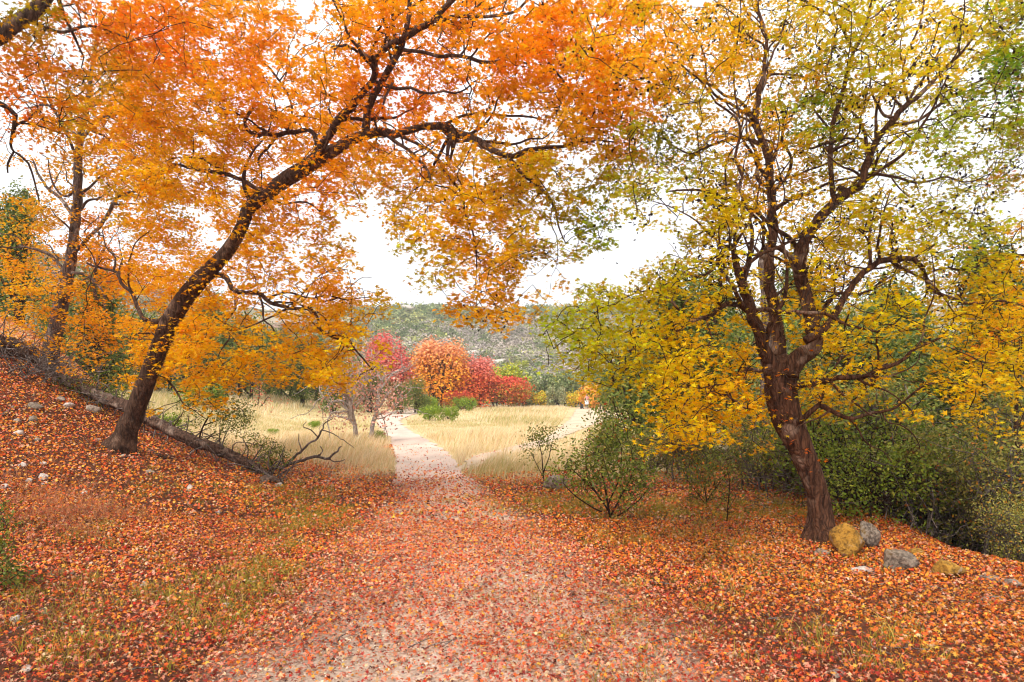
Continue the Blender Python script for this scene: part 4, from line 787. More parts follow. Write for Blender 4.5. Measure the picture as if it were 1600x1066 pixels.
for pts in [[(432, 742, 8), (446, 727, 8), (480, 717, 7), (497, 713, 7), (512, 717, 6), (524, 708, 5), (534, 697, 3)], [(446, 726, 6), (458, 716, 6), (472, 704, 6), (482, 694, 5), (496, 684, 5), (504, 670, 4), (506, 662, 3), (520, 654, 2)], [(497, 713, 4), (503, 705, 3), (500, 698, 2)], [(496, 684, 3), (486, 672, 3), (474, 668, 2), (478, 660, 1.5)], [(504, 672, 3), (520, 678, 2.5), (540, 690, 2), (552, 700, 1.5)], [(512, 717, 3), (524, 722, 3), (540, 718, 2)], [(472, 704, 3), (466, 690, 2.5), (468, 678, 2)], [(446, 727, 4), (441, 712, 3), (444, 700, 2)]]:
    q, r = catmull([P(a, b, D+R.uniform(-0.1, 0.1)) for a, b, c in pts], [c*0.62/2/F*D for a, b, c in pts], 0.06); q = q+R.normal(0, 0.007, q.shape); V, T = tube(q, r, 8, 0.15, 3)
    link('branch', np_mesh('branch', V-np.array(db.location), T, None, M_DEAD, True), db)

# ================================================================= SHRUBS NEAR BY
def sprig(name, label, foot, limbs, clumps, cols, wts, leaf, n, rad, mat=M_TWIG, cat='shrub', twig=0.006, det=0, stretch=0.55, depth=0.25, up=0.4, extra=None):
    """a shrub traced stem by stem; clumps are (px, py, count factor)"""
    f = G(*foot); D = f[1]; t = Tree(name, label, f, mat, None, cat); t.o['category'] = cat
    t.wk = (0.62, 0.8) if cat == 'shrub' else (0.9, 0.9)
    for l in limbs:
        t.limb([(a, b, c) for a, b, c in l], D, D+R.uniform(-depth, depth), sides=7, name='stem', rough=0.1, wob=0.02)
    if cat == 'shrub': t.branchlets(16, (0.2, 0.55), 0, 0.004, 0.3)
    else: t.branchlets(60, (0.7, 2.2), 0.5, 0.01, 0.3)
    pts = []
    for px, py, k in clumps:
        for _ in range(k): pts.append(P(px+R.normal(0, 9), py+R.normal(0, 8), D+R.normal(0, depth)))
    sp = t.grow(pts, twig)
    pos = np.vstack([p+R.normal(0, rad, (n, 3))*[1, 1, 0.8] for p, d in sp]); N = len(pos)
    V, T, C = cards(pos, R.normal(0, 0.7, (N, 3))+[0, 0, up], R.uniform(0.6, 1.3, N)*leaf, pal(cols, wts, N, 0.25), TM[det], stretch=np.full(N, stretch))
    t.lf.add(V, T, C); link('foliage', t.lf.mesh('foliage', M_SHRUB, org=f), t.o, kind='stuff')
    link('twigs', t.tw.mesh('twigs', mat, True, f), t.o, kind='stuff')
    return t
GS = [(96, 112, 40), (124, 134, 52), (72, 86, 32), (156, 150, 66)]
sprig('evergreen_sapling', 'slender green sapling in front of the fallen log', (305, 713), [[(305, 716, 4), (310, 690, 4), (318, 665, 4), (332, 642, 3), (340, 615, 2)], [(318, 665, 3), (345, 655, 2), (370, 640, 2)], [(310, 690, 2), (335, 680, 2), (365, 672, 1.5)], [(322, 655, 2), (300, 640, 2), (285, 632, 1)]],
      [(335, 612, 7), (350, 625, 7), (365, 640, 8), (380, 650, 8), (385, 662, 6), (345, 650, 7), (325, 640, 5), (360, 668, 7), (340, 675, 5), (315, 665, 4), (292, 640, 3), (372, 632, 4), (350, 608, 5), (330, 625, 5)], GS, [4, 4, 3, 1], 0.055, 32, 0.1)
sprig('evergreen_sapling', 'low green shrub at the end of the fallen log', (428, 740), [[(428, 742, 4), (425, 725, 3), (418, 705, 2)], [(428, 740, 3), (438, 722, 2), (436, 708, 2)]], [(400, 706, 5), (415, 700, 5), (428, 710, 8), (438, 722, 8), (432, 732, 6), (412, 716, 5), (398, 690, 2)], GS, [3, 4, 2, 1], 0.05, 46, 0.09)
sprig('evergreen_sapling', 'thin sprig with green tips left of the slender sapling', (268, 690), [[(262, 694, 3), (270, 668, 2), (285, 645, 2)], [(270, 668, 2), (282, 655, 1.5)]], [(288, 632, 3), (296, 640, 3), (300, 632, 2)], GS, [3, 4, 2, 1], 0.05, 34, 0.08)
sprig('left_edge_shrub', 'dark green shrub cut by the left edge', (-20, 925), [[(-20, 930, 6), (-16, 880, 4), (-6, 830, 3)], [(-18, 910, 4), (5, 895, 3), (22, 890, 2)]], [(-6, 800, 4), (0, 830, 5), (0, 860, 5), (4, 885, 5), (18, 895, 5), (30, 900, 3), (10, 920, 4), (-5, 940, 5), (-20, 850, 5), (-20, 900, 5)], [(104, 116, 42), (130, 130, 46), (80, 90, 36)], [3, 2, 2], 0.04, 30, 0.06, depth=0.12)
sprig('log_growth', 'low green growth along the upper part of the fallen log', (150, 632), [[(150, 634, 3), (155, 615, 2)], [(150, 634, 3), (185, 628, 2)]], [(130, 612, 6), (150, 606, 6), (165, 618, 6), (185, 622, 6), (205, 632, 6), (120, 600, 5), (100, 592, 5), (170, 600, 5), (225, 650, 4)], GS, [3, 4, 2, 1], 0.055, 40, 0.14)
sprig('log_growth', 'low grey green growth along the lower part of the fallen log', (345, 712), [[(345, 712, 3), (350, 698, 2)]], [(330, 700, 5), (350, 702, 5), (370, 712, 5), (388, 722, 5), (310, 692, 4), (400, 730, 4)], [(130, 130, 60), (150, 140, 80), (110, 110, 50)], [3, 2, 2], 0.04, 40, 0.12)
sprig('meadow_edge_bush', 'airy small bush standing alone in the pale grass', (850, 752), [[(850, 755, 3), (848, 735, 3), (846, 712, 2.5), (842, 690, 2)], [(849, 740, 3), (858, 715, 2), (862, 695, 2)], [(849, 745, 2), (838, 725, 2), (830, 708, 1.5)]],
      [(838, 682, 5), (850, 680, 5), (860, 684, 5), (832, 700, 3), (848, 692, 3), (834, 712, 2), (862, 700, 2)], [(130, 142, 54), (110, 120, 44), (160, 158, 70)], [3, 3, 1], 0.06, 30, 0.1)
sprig('sumac_bush', 'leafy dark green bush at the trail side with reddish berries', (955, 812), [[(955, 815, 6), (948, 780, 5), (940, 740, 4), (945, 700, 3), (950, 675, 2)], [(952, 800, 5), (930, 770, 4), (905, 745, 3), (885, 725, 2)], [(955, 805, 5), (975, 770, 4), (990, 735, 3), (985, 700, 2)], [(950, 790, 4), (968, 745, 3), (972, 700, 2), (962, 680, 2)], [(938, 780, 3), (920, 750, 3), (915, 715, 2)], [(958, 810, 4), (1000, 780, 3), (1020, 755, 2)], [(940, 800, 4), (900, 775, 3), (880, 755, 2)]],
      [(955, 668, 12), (945, 685, 12), (968, 690, 7), (985, 700, 8), (960, 712, 9), (930, 705, 7), (910, 715, 8), (890, 730, 6), (880, 745, 5), (925, 728, 8), (950, 735, 9), (980, 728, 9), (1000, 735, 7), (1010, 752, 6), (965, 755, 7), (935, 755, 6), (905, 750, 5), (990, 765, 5), (920, 775, 3), (970, 780, 3)],
      [(112, 128, 44), (138, 150, 56), (84, 98, 36), (168, 164, 74), (170, 76, 40)], [4, 4, 3, 2, 0.6], 0.06, 32, 0.11, twig=0.007)
sprig('sumac_bush', 'twiggy low plant between the dark bush and the maple trunk', (1105, 792), [[(1105, 795, 3), (1102, 765, 3), (1095, 735, 2)], [(1104, 785, 3), (1125, 755, 2), (1140, 735, 1.5)], [(1104, 790, 2), (1085, 765, 2), (1070, 745, 1.5)]],
      [(1095, 730, 6), (1110, 740, 6), (1125, 735, 6), (1140, 728, 5), (1075, 745, 5), (1095, 755, 6), (1120, 765, 5), (1060, 730, 5), (1085, 770, 4)], [(140, 130, 46), (110, 116, 42), (206, 110, 30), (90, 92, 34)], [3, 3, 1, 2], 0.055, 30, 0.1)
sprig('sumac_bush', 'bare low plant with few olive leaves in front of the twiggy plant', (1135, 820), [[(1135, 822, 3), (1137, 790, 2.5), (1140, 760, 2), (1138, 740, 1.5)], [(1136, 800, 2), (1150, 775, 1.5)]], [(1138, 745, 2), (1150, 772, 2), (1130, 770, 2)], GS, [3, 3, 1, 1], 0.05, 14, 0.08)
# small leafless tree with brown pink leaves in the meadow
sprig('bare_small_tree', 'nearly leafless small tree with twin pale trunks beside the trail', (568, 692), [[(558, 694, 10), (556, 670, 8), (548, 640, 7), (544, 612, 6), (530, 600, 4), (512, 592, 3)], [(578, 694, 9), (582, 665, 8), (590, 635, 7), (592, 610, 5), (602, 580, 3)], [(548, 640, 5), (538, 615, 5), (526, 590, 4), (520, 570, 2)], [(590, 640, 5), (610, 612, 4), (628, 600, 2)], [(590, 625, 5), (580, 600, 4), (572, 575, 2)], [(546, 620, 4), (560, 590, 3), (566, 565, 2)], [(586, 650, 4), (606, 640, 3), (622, 632, 2)], [(552, 660, 4), (530, 650, 3), (512, 655, 2)], [(592, 612, 4), (612, 585, 3), (632, 572, 2)]],
      [(530, 590, 9), (515, 600, 8), (550, 580, 9), (570, 585, 10), (590, 590, 10), (610, 600, 9), (600, 620, 9), (580, 625, 8), (560, 610, 8), (540, 630, 5), (520, 640, 5), (610, 640, 6), (620, 615, 6), (545, 660, 4), (600, 660, 5), (528, 655, 3), (505, 585, 5), (625, 580, 6), (585, 565, 6), (555, 560, 6)],
      [(206, 150, 130), (184, 122, 102), (220, 174, 150), (160, 106, 84)], [3, 3, 2, 2], 0.11, 17, 0.26, mat=M_PALE, cat='tree', twig=0.026, stretch=0.8, depth=1.0)
sprig('red_leaved_plant', 'slim upright plant with salmon red leaves behind the left meadow', (404, 640), [[(404, 642, 3), (405, 615, 2), (407, 595, 1.5)], [(404, 640, 2), (418, 620, 1.5)]], [(404, 600, 5), (406, 612, 6), (400, 624, 6), (418, 620, 5), (412, 634, 5), (398, 636, 4)], [(220, 120, 92), (204, 92, 64), (230, 150, 120)], [3, 2, 2], 0.13, 8, 0.2, twig=0.01, stretch=0.7, depth=0.4)
# the thicket under and behind the yellow maple
proto('thicket_a', 'round', 2.2, 1.3, 7500, 0.08, [(124, 130, 48), (88, 98, 38), (160, 156, 66), (180, 160, 84), (186, 106, 44)], [4, 2, 3, 2, 0.6], 22, 7, 21, detailstretch=0.55, stemmat=M_DEAD, twigs=160)
proto('thicket_b', 'dome', 2.6, 1.3, 6000, 0.07, [(140, 138, 58), (98, 100, 42), (176, 166, 82), (214, 150, 54)], [4, 2, 3, 1], 20, 7, 22, detailstretch=0.55, stemmat=M_DEAD, twigs=240)
proto('thicket_c', 'round', 1.8, 1.2, 3800, 0.07, [(140, 158, 46), (112, 130, 42), (168, 170, 60)], [4, 3, 2], 18, 6, 23, detailstretch=0.6, stemmat=M_TWIG, twigs=120)
for x, y, k, s, lb in [(4.6, 8.9, 'thicket_c', 0.85, 'bright green shrub right of the maple trunk'), (5.5, 9.2, 'thicket_a', 0.95, 'dark tangled shrub behind the mustard boulder'), (6.2, 8.4, 'thicket_b', 0.9, 'twiggy olive shrub above the pitted grey rock'), (6.9, 9.6, 'thicket_a', 1.1, 'tall dark shrub in the right thicket'),
                       (6.0, 7.3, 'thicket_b', 0.62, 'low twiggy shrub right of the flat mustard rock'), (7.0, 7.9, 'thicket_c', 0.8, 'green shrub near the right edge of the thicket'), (5.3, 10.8, 'thicket_b', 1.0, 'brown green shrub between trunk and thicket'), (4.2, 11.6, 'thicket_a', 0.7, 'dark bush behind the maple trunk'),
                       (3.2, 12.6, 'thicket_b', 0.62, 'dark twiggy bush left behind the maple trunk'), (2.9, 13.8, 'thicket_a', 0.6, 'dark bush below the low yellow bough'), (7.8, 8.8, 'thicket_a', 1.1, 'dark shrub cut by the right edge'), (8.2, 11.0, 'thicket_b', 1.35, 'tall twiggy shrub at the back of the thicket'),
                       (6.3, 12.2, 'thicket_a', 1.3, 'big dark shrub at the back of the thicket'), (3.9, 15.0, 'thicket_c', 0.8, 'green shrub behind the twiggy plants'), (5.4, 14.2, 'thicket_a', 1.1, 'dark shrub far behind the maple trunk'), (2.2, 15.6, 'thicket_b', 0.5, 'low brush left of the right wood'), (5.0, 10.2, 'thicket_c', 1.25, 'tall yellow green shrub behind the maple trunk'), (6.8, 10.9, 'thicket_c', 1.45, 'tallest light green shrub at the back of the thicket'), (7.6, 9.9, 'thicket_c', 1.1, 'light green shrub left of the thin dark trunk'), (5.15, 7.0, 'thicket_b', 0.4, 'small twiggy plant by the flat mustard rock')]:
    place(k, 'thicket_shrub', lb, 'shrub', (x, y, float(HH(x, y))-0.05), s, None, 'shrubs of the right thicket')
tangle('grey_brush', 'grey leafless brush showing through the right thicket', (6.4, 8.6, 0.1), np.array([1.6, 0.7, 0.9]), 130, 1.2, 0.009, M_DEAD, 5, 'brush', 0.7)
tangle('grey_brush', 'grey dead twigs behind the yellow maple trunk', (4.3, 9.6, 0.5), np.array([0.9, 0.6, 0.7]), 90, 0.9, 0.008, M_DEAD, 6, 'brush', 0.5)
for px, py0, py1, w, d, lb in [(1592, 930, 520, 8, 8.6, 'thin dark upright trunk at the right edge'), (1226, 800, 560, 7, 11.0, 'thin trunk behind the yellow maple'), (1412, 850, 600, 5, 10.0, 'thin leaning stem in the right thicket'), (1195, 560, 380, 16, 15.0, 'pale thick trunk glimpsed between the maple limbs')]:
    f = flat(px, d); q, r = catmull([f-[0, 0, 0.2], P(px+3, (py0+py1)/2+20, d+0.1), P(px-4, (py0+py1)/2-60, d+0.2), P(px+2, py1, d+0.1)], [w/2/F*d*1.2, w/2/F*d, w/2/F*d*0.85, w/2/F*d*0.15], 0.15)
    V, T = tube(q, r, 9, 0.1, 1); o = thing('thin_tree', lb, 'tree', f); link('trunk', np_mesh('trunk', V-f, T, None, M_BARK1 if px > 1400 else M_BARK3, True), o)
    B = Bag()
    for _ in range(16):
        k = R.integers(len(q)//3, len(q)); e = q[k]+R.normal(0, 0.4, 3)+[0, 0, 0.25]; qq, rr = catmull([q[k], (q[k]+e)/2+R.normal(0, 0.06, 3), e], [0.008, 0.006, 0.003], 0.1); V, T = tube(qq, rr, 4, cap=False); B.add(V, T)
    link('twigs', B.mesh('twigs', M_DEAD, True, f), o, kind='stuff')

# ================================================================= LEAF LITTER, GRASS, GRAVEL
def litter(y0, y1, dens, tm, tmc, smin, smax, seed, side=False):
    rg = np.random.default_rng(seed); N = int(dens*0.86*(y1*y1-y0*y0)); y = np.sqrt(rg.uniform(y0*y0, y1*y1, N)); x = rg.uniform(-0.86, 0.86, N)*y
    if side: y = rg.uniform(y0, y1, N); x = rg.uniform(0.86*y, 0.86*y+2.5+0.3*y, N)*rg.choice([-1, 1], N)
    on = on_trail(x, y); c = fbm(x*0.9, y*0.9, 101, 3); p = 0.62+0.9*(c-0.35)
    p = np.where(on, np.clip(0.86+1.5*(c-0.45)+0.5*ss((np.abs(x+0.35)-0.55)/1.1)-0.5*ss((-x-0.1)/0.5)*ss((5.4-y)/1.4)*(c+0.3), 0.12, 1.0), np.clip(p, 0.3, 1.0))
    edge = np.where(x < -3.0, 20, 11.8)+1.2*(vn(x*0.9, y*0.9, 56)-0.5); edge = np.where(on, 9.6, edge)
    p = p*(1-np.where(on, 0.97, 1)*ss((y-edge)/np.where(on, 6.0, 4.0))); rt = np.interp(y, [0, 4, 5.8, 7.4, 9.5, 12, 16], [7, 6.2, 5.9, 5.3, 5.3, 4.6, 4]); p = p*(1-0.95*ss((x-rt)/0.6))
    k = rg.uniform(0, 1, N) < p; x, y, on = x[k], y[k], on[k]; N = len(x)
    red = ss((fbm(x*0.35, y*0.35, 111)-0.35)*3)*np.clip(1.2-(y-3)/5.5, 0.1, 1)
    cols = np.array([lin(q) for q in [(172, 44, 30), (214, 94, 36), (214, 138, 108), (208, 172, 134), (226, 138, 40), (96, 52, 36), (220, 166, 62), (190, 96, 68)]])
    wa = np.array([0.17, 0.15, 0.20, 0.10, 0.09, 0.14, 0.03, 0.12]); wb = np.array([0.02, 0.24, 0.10, 0.12, 0.30, 0.08, 0.13, 0.01]); wt = np.array([0.10, 0.12, 0.26, 0.22, 0.08, 0.06, 0.03, 0.13])
    w = wa[None]*red[:, None]+wb[None]*(1-red[:, None]); w = np.where(on[:, None], 0.45*w+0.55*wt[None], w); w /= w.sum(1, keepdims=True)
    idx = (rg.uniform(0, 1, (N, 1)) > np.cumsum(w, 1)).sum(1).clip(0, 7); col = jit(cols[idx], N, 0.32, 0.12, rg)*(0.72+0.56*fbm(x*1.7, y*1.7, 151, 3)[:, None])*np.array([1.0, 0.93, 0.9])
    sz = smin+(smax-smin)*rg.uniform(0, 1, N)**1.3; e = 0.02; z = HH(x, y); nx = -(HH(x+e, y)-z)/e; ny = -(HH(x, y+e)-z)/e
    tilt = rg.normal(0, 0.65, (N, 2)); nrm = np.stack([nx+tilt[:, 0], ny+tilt[:, 1], np.ones(N)], 1)
    pos = np.stack([x, y, z+0.008+np.where(on, 0.5, 1)*rg.uniform(0, 0.045, N)+0.15*sz+np.where(on, 0.004+0.0006*np.minimum(y, 40), 0)], 1)
    return pos, nrm, sz, col, rg
LB_ = Bag()
ps, nm, sz, cl_, rg = litter(2.2, 5.6, 3700, None, None, 0.018, 0.054, 1)
px = 800+F*ps[:, 0]/ps[:, 1]; py = HY-F*(ps[:, 2]-CZ)/ps[:, 1]; sc = np.where((px > 0) & (px < 1600) & (py < 1066), sz/ps[:, 1], 0)
big = np.argsort(-sc)[:300]; rest = np.ones(len(ps), bool); rest[big] = False
h = rg.uniform(0, 1, len(ps)) < 0.4; lo = rg.uniform(0, 1, len(ps)) < 0.3
roll = (CURL[0]*np.array([0.45, 1, 1.2])+np.array([0, 0, 0.1]), CURL[1])
LB_.add(*cards(ps[rest & lo], nm[rest & lo], sz[rest & lo], cl_[rest & lo]*0.8, roll, rg)); rest = rest & ~lo
LB_.add(*cards(ps[rest & h], nm[rest & h], sz[rest & h], cl_[rest & h], TM[2], rg)); LB_.add(*cards(ps[rest & ~h], nm[rest & ~h], sz[rest & ~h], cl_[rest & ~h], CURL, rg))
lc = {}
for i in big:
    key = tuple(np.round(np.sqrt(cl_[i])*7).astype(int))
    if key not in lc: lc[key] = np_mesh('leaf', CURL[0] if len(lc) % 2 else TM[2][0], TM[2][1], np.repeat(cl_[i][None], 11, 0), M_LITTER)
    o = link('leaf', lc[key], ground, ps[i]); o.rotation_euler = Vector(nm[i]).to_track_quat('Z', 'Y').to_euler(); o.rotation_euler.rotate_axis('Z', float(rg.uniform(0, 6.28))); o.scale = [float(sz[i])]*3
ps, nm, sz, cl_, rg = litter(5.6, 8.6, 2800, None, None, 0.022, 0.052, 2); h = rg.uniform(0, 1, len(ps)) < 0.5
LB_.add(*cards(ps[h], nm[h], sz[h], cl_[h], TM[1], rg)); LB_.add(*cards(ps[~h], nm[~h], sz[~h], cl_[~h], CURL1, rg))
ps, nm, sz, cl_, rg = litter(8.6, 22, 900, None, None, 0.03, 0.062, 3)
LB_.add(*cards(ps, nm, sz, cl_, TM[0], rg))
ps, nm, sz, cl_, rg = litter(1.2, 11, 900, None, None, 0.03, 0.06, 4, True)
LB_.add(*cards(ps, nm, sz, cl_, TM[0], rg))
link('fallen_leaves', LB_.mesh('fallen_leaves', M_LITTER), kind='stuff', label='red, orange and pale pink maple leaves carpeting the bank and trail')
# pebbles on the trail
rg = np.random.default_rng(9); N = 30000; y = np.sqrt(rg.uniform(2.4**2, 13**2, N)); x = rg.uniform(-0.6, 0.6, N)*y; k = on_trail(x, y) | (rg.uniform(0, 1, N) < 0.04); x, y = x[k], y[k]; N = len(x)
V0, T0 = ICO[0]; s = rg.uniform(0.003, 0.011, N)*(1+0.07*y); V = V0[None]*s[:, None, None]*rg.uniform(0.6, 1.2, (N, 1, 3))*np.array([1, 1, 0.6]); V = V+np.stack([x, y, HH(x, y)+0.006+s*0.25], 1)[:, None, :]
T = T0[None]+(np.arange(N)*12)[:, None, None]
link('gravel', np_mesh('gravel', V.reshape(-1, 3), T.reshape(-1, 3), np.repeat(pal([(200, 176, 156), (178, 150, 130), (214, 196, 178), (140, 114, 98)], [3, 2, 2, 1], N, 0.15, rg), 12, 0), M_PEB), kind='stuff', label='pale limestone gravel on the trail')
# golden meadow grass
def meadow(y0, y1, dens, hmin, hmax, w, seed, xs=0.62):
    rg = np.random.default_rng(seed); N = int(dens*xs*(y1*y1-y0*y0)); y = np.sqrt(rg.uniform(y0*y0, y1*y1, N)); x = rg.uniform(-xs, xs*0.55, N)*y
    cl = fbm(x*0.8, y*0.5, 121, 3); cl2 = fbm(x*0.1, y*0.08, 131, 3)
    near = np.interp(x, [-20, -8, -5, -3.5, -2.2, -1.4, 0, 3, 5, 9], [24, 17, 15, 12.6, 11.6, 11.4, 12.4, 13.4, 16, 22])
    k = (~on_trail(x, y, 0.02+0.012*np.maximum(0, y-14))) & (y > near-0.6+2.4*(fbm(x*0.7, y*0.7, 57)-0.5)) & (rg.uniform(0, 1, N) < (0.1+1.5*cl)*(0.12+0.88*ss((y-near)/3.0))) & (x < np.interp(y, [10, 20, 45, 90], [3.4, 4.2, 9, 16])) & (HH(x, y) < 2.6)
    x, y, cl, cl2, near = x[k], y[k], cl[k], cl2[k], near[k]; N = len(x)
    tr = np.clip((y-near)/3.5, 0, 1); h = rg.uniform(hmin, hmax, N)*(0.4+1.15*cl)*(0.45+0.55*tr); xr = np.interp(y, T1[0], T1[2]); xs2 = np.interp(y, T2[0], T2[2]); h = h*np.where((y > 26) & (x < xr+5) & (x > xr-8), 0.35, 1)*np.where((y > 18) & (np.abs(x-xs2) < 0.05*y), 0.5, 1)*np.clip(0.45+0.9*np.minimum(np.abs(x-np.interp(y, T1[0], T1[1])), np.abs(x-xr)), 0.4, 1)
    wind = np.stack([0.28+0.25*(vn(x*0.7, y*0.7, 141)-0.3), 0*x-0.05, 0*x], 1)*h[:, None]; lean = wind+rg.normal(0, 0.2, (N, 3))*h[:, None]*[1, 1, 0]
    cols = np.array([lin(c) for c in [(240, 218, 176), (226, 198, 150), (244, 230, 198), (198, 168, 122), (174, 168, 102)]])
    g = ss((cl2-0.52)*6)*0.55+0.35*(1-tr); w_ = np.stack([0.32*(1-g), 0.28*(1-g), 0.22*(1-g), 0.12+0*g, 0.06+0.7*g], 1); w_ /= w_.sum(1, keepdims=True)
    c = jit(cols[(rg.uniform(0, 1, (N, 1)) > np.cumsum(w_, 1)).sum(1).clip(0, 4)], N, 0.16, 0.06, rg)
    return blades(np.stack([x, y, HH(x, y)-0.01], 1), h, np.full(N, w)*rg.uniform(0.6, 1.4, N)*(1+0*y), lean, c, rg)
B = Bag(); B.add(*meadow(11, 20, 520, 0.22, 0.46, 0.006, 1)); B.add(*meadow(20, 40, 150, 0.22, 0.42, 0.012, 2)); B.add(*meadow(40, 92, 28, 0.28, 0.46, 0.03, 3))
link('meadow_grass', B.mesh('meadow_grass', M_GRASS), kind='stuff', label='tall pale golden dry grass of the meadow')
#tufts of greenish and straw grass among the leaves
def tufts(spots, seed, cols, wts, hh, w, nb, spread):
    rg = np.random.default_rng(seed); P0 = []
    for (x, y) in spots: P0.append(np.stack([x+rg.normal(0, spread, nb), y+rg.normal(0, spread, nb)], 1))
    P0 = np.vstack(P0); N = len(P0); x, y = P0[:, 0], P0[:, 1]; h = rg.uniform(0.4, 1, N)*hh; lean = rg.normal(0, 0.55, (N, 3))*h[:, None]*[1, 1, 0]
    return blades(np.stack([x, y, HH(x, y)], 1), h, rg.uniform(0.6, 1.4, N)*w, lean, pal(cols, wts, N, 0.2, rg), rg)
rg = np.random.default_rng(77); B = Bag()
def ell(cx, cy, sx, sy, n): return [tuple(G(a, b)[:2]) for a, b in zip(rg.normal(cx, sx, n), np.maximum(690, rg.normal(cy, sy, n)))]
GC = [(150, 146, 50), (184, 164, 66), (124, 130, 44), (206, 178, 96)]
B.add(*tufts(ell(470, 820, 50, 32, 90)+ell(400, 900, 50, 22, 60)+ell(500, 800, 40, 15, 50)+ell(300, 960, 50, 30, 40)+ell(430, 770, 40, 12, 30), 1, GC, [3, 3, 2, 1], 0.11, 0.004, 34, 0.06))
B.add(*tufts(ell(120, 800, 50, 22, 70)+ell(60, 790, 30, 20, 30), 2, [(206, 150, 110), (190, 128, 92), (170, 110, 70)], [1, 1, 1], 0.16, 0.0035, 34, 0.07))
B.add(*tufts(ell(1000, 795, 110, 14, 130)+ell(1150, 795, 70, 12, 120)+ell(860, 790, 60, 10, 80)+ell(1080, 840, 120, 16, 60)+ell(1240, 800, 30, 10, 20)+ell(1120, 900, 120, 40, 45)+ell(1330, 1010, 110, 30, 25)+ell(1000, 1020, 80, 30, 14), 3, GC+[(214, 150, 60)], [3, 3, 2, 2, 1], 0.12, 0.004, 30, 0.06))
B.add(*tufts(ell(60, 930, 50, 50, 30)+ell(180, 880, 60, 60, 30)+ell(100, 1000, 50, 30, 20)+ell(250, 760, 60, 20, 24), 4, GC, [2, 3, 2, 2], 0.12, 0.0035, 26, 0.05))
link('low_grass', B.mesh('low_grass', M_GRASS), kind='stuff', label='short green and straw coloured grass growing through the leaves')
B = Bag()
# fallen twigs in the litter
for _ in range(160):
    px, py = rg.uniform(0, 1600), rg.uniform(720, 1060); g = G(px, py); a = rg.uniform(0, 3.14); L = rg.uniform(0.08, 0.3); e = np.array([math.cos(a), math.sin(a), 0])*L
    pts = [g, g+e*0.5+rg.normal(0, 0.02, 3), g+e]
    for q in pts: q[2] = float(HH(q[0], q[1]))+0.03+rg.uniform(0, 0.015)
    q, r = catmull(pts, [0.005, 0.004, 0.002], 0.05); V, T = tube(q, r, 4, cap=False); B.add(V, T)
link('fallen_twigs', B.mesh('fallen_twigs', M_DEAD, True), kind='stuff', label='small twigs lying among the fallen leaves')

# ================================================================= THE WALKER AND THE DOG
def skin_body(name, verts, eds, rad, mat, parent, root=0, sub=2):
    m = bpy.data.meshes.new(name); m.from_pydata([tuple(v) for v in verts], eds, []); o = link(name, m, parent); m.materials.append(mat)
    sk = o.modifiers.new('skin', 'SKIN'); d = m.skin_vertices[0].data
    for i, r in enumerate(rad): d[i].radius = (r, r) if not isinstance(r, tuple) else r
    d[root].use_root = True; ss_ = o.modifiers.new('sub', 'SUBSURF'); ss_.levels = sub; ss_.render_levels = sub
    dg = bpy.context.evaluated_depsgraph_get(); me = bpy.data.meshes.new_from_object(o.evaluated_get(dg)); o.modifiers.clear(); o.data = me
    for p in me.polygons: p.use_smooth = True
    return o
M_SKIN = plain('skin', (0.5, 0.3, 0.22)); M_HAIR = plain('dark_hair', (0.02, 0.014, 0.012)); M_PINK = plain('pink_top', (0.72, 0.36, 0.36)); M_WH = plain('white_cloth', (0.8, 0.8, 0.8)); M_DARK = plain('dark_leggings', (0.09, 0.13, 0.09)); M_BLACK = plain('black_fur', (0.012, 0.012, 0.013))
w = flat(917, 80); per = thing('person', 'walker in a pink top and white skirt on the side trail with a black dog', 'person', w)
pv = [(0, 0, 0.95), (0, 0, 1.12), (0, 0.01, 1.32), (0, 0.01, 1.44), (0, 0, 1.52), (0, -0.01, 1.62), (0, -0.01, 1.70), (-0.17, 0.01, 1.40), (-0.25, 0.04, 1.12), (-0.27, -0.06, 0.88), (-0.275, -0.09, 0.80), (0.17, 0.01, 1.40), (0.24, -0.02, 1.13), (0.25, -0.12, 0.90), (0.25, -0.16, 0.82),
      (-0.10, 0, 0.88), (-0.10, 0.10, 0.50), (-0.10, -0.02, 0.09), (-0.10, 0.12, 0.04), (0.10, 0, 0.88), (0.10, -0.04, 0.50), (0.10, -0.16, 0.12), (0.10, -0.04, 0.04)]
pe = [(0, 1), (1, 2), (2, 3), (3, 4), (4, 5), (5, 6), (3, 7), (7, 8), (8, 9), (9, 10), (3, 11), (11, 12), (12, 13), (13, 14), (0, 15), (15, 16), (16, 17), (17, 18), (0, 19), (19, 20), (20, 21), (21, 22)]
pr = [0.13, 0.11, 0.13, 0.10, 0.055, 0.095, 0.075, 0.055, 0.042, 0.032, 0.034, 0.055, 0.042, 0.032, 0.034, 0.088, 0.062, 0.042, 0.04, 0.088, 0.062, 0.042, 0.04]
skin_body('body', pv, pe, pr, M_SKIN, per)
skin_body('top', [(0, 0, 1.0), (0, 0, 1.15), (0, 0.01, 1.33), (0, 0.01, 1.42), (-0.17, 0.01, 1.40), (-0.22, 0.03, 1.22), (0.17, 0.01, 1.40), (0.21, 0, 1.22)], [(0, 1), (1, 2), (2, 3), (3, 4), (4, 5), (3, 6), (6, 7)], [0.14, 0.125, 0.145, 0.10, 0.068, 0.055, 0.068, 0.055], M_PINK, per)
V, T = tube(np.array([(0, 0, 1.04), (0, 0, 0.95), (0, 0, 0.82), (0, 0, 0.66), (0, 0, 0.58)]), np.array([0.15, 0.19, 0.22, 0.25, 0.26]), 20, 0.08, 2); link('skirt', np_mesh('skirt', V, T, None, M_WH, True), per)
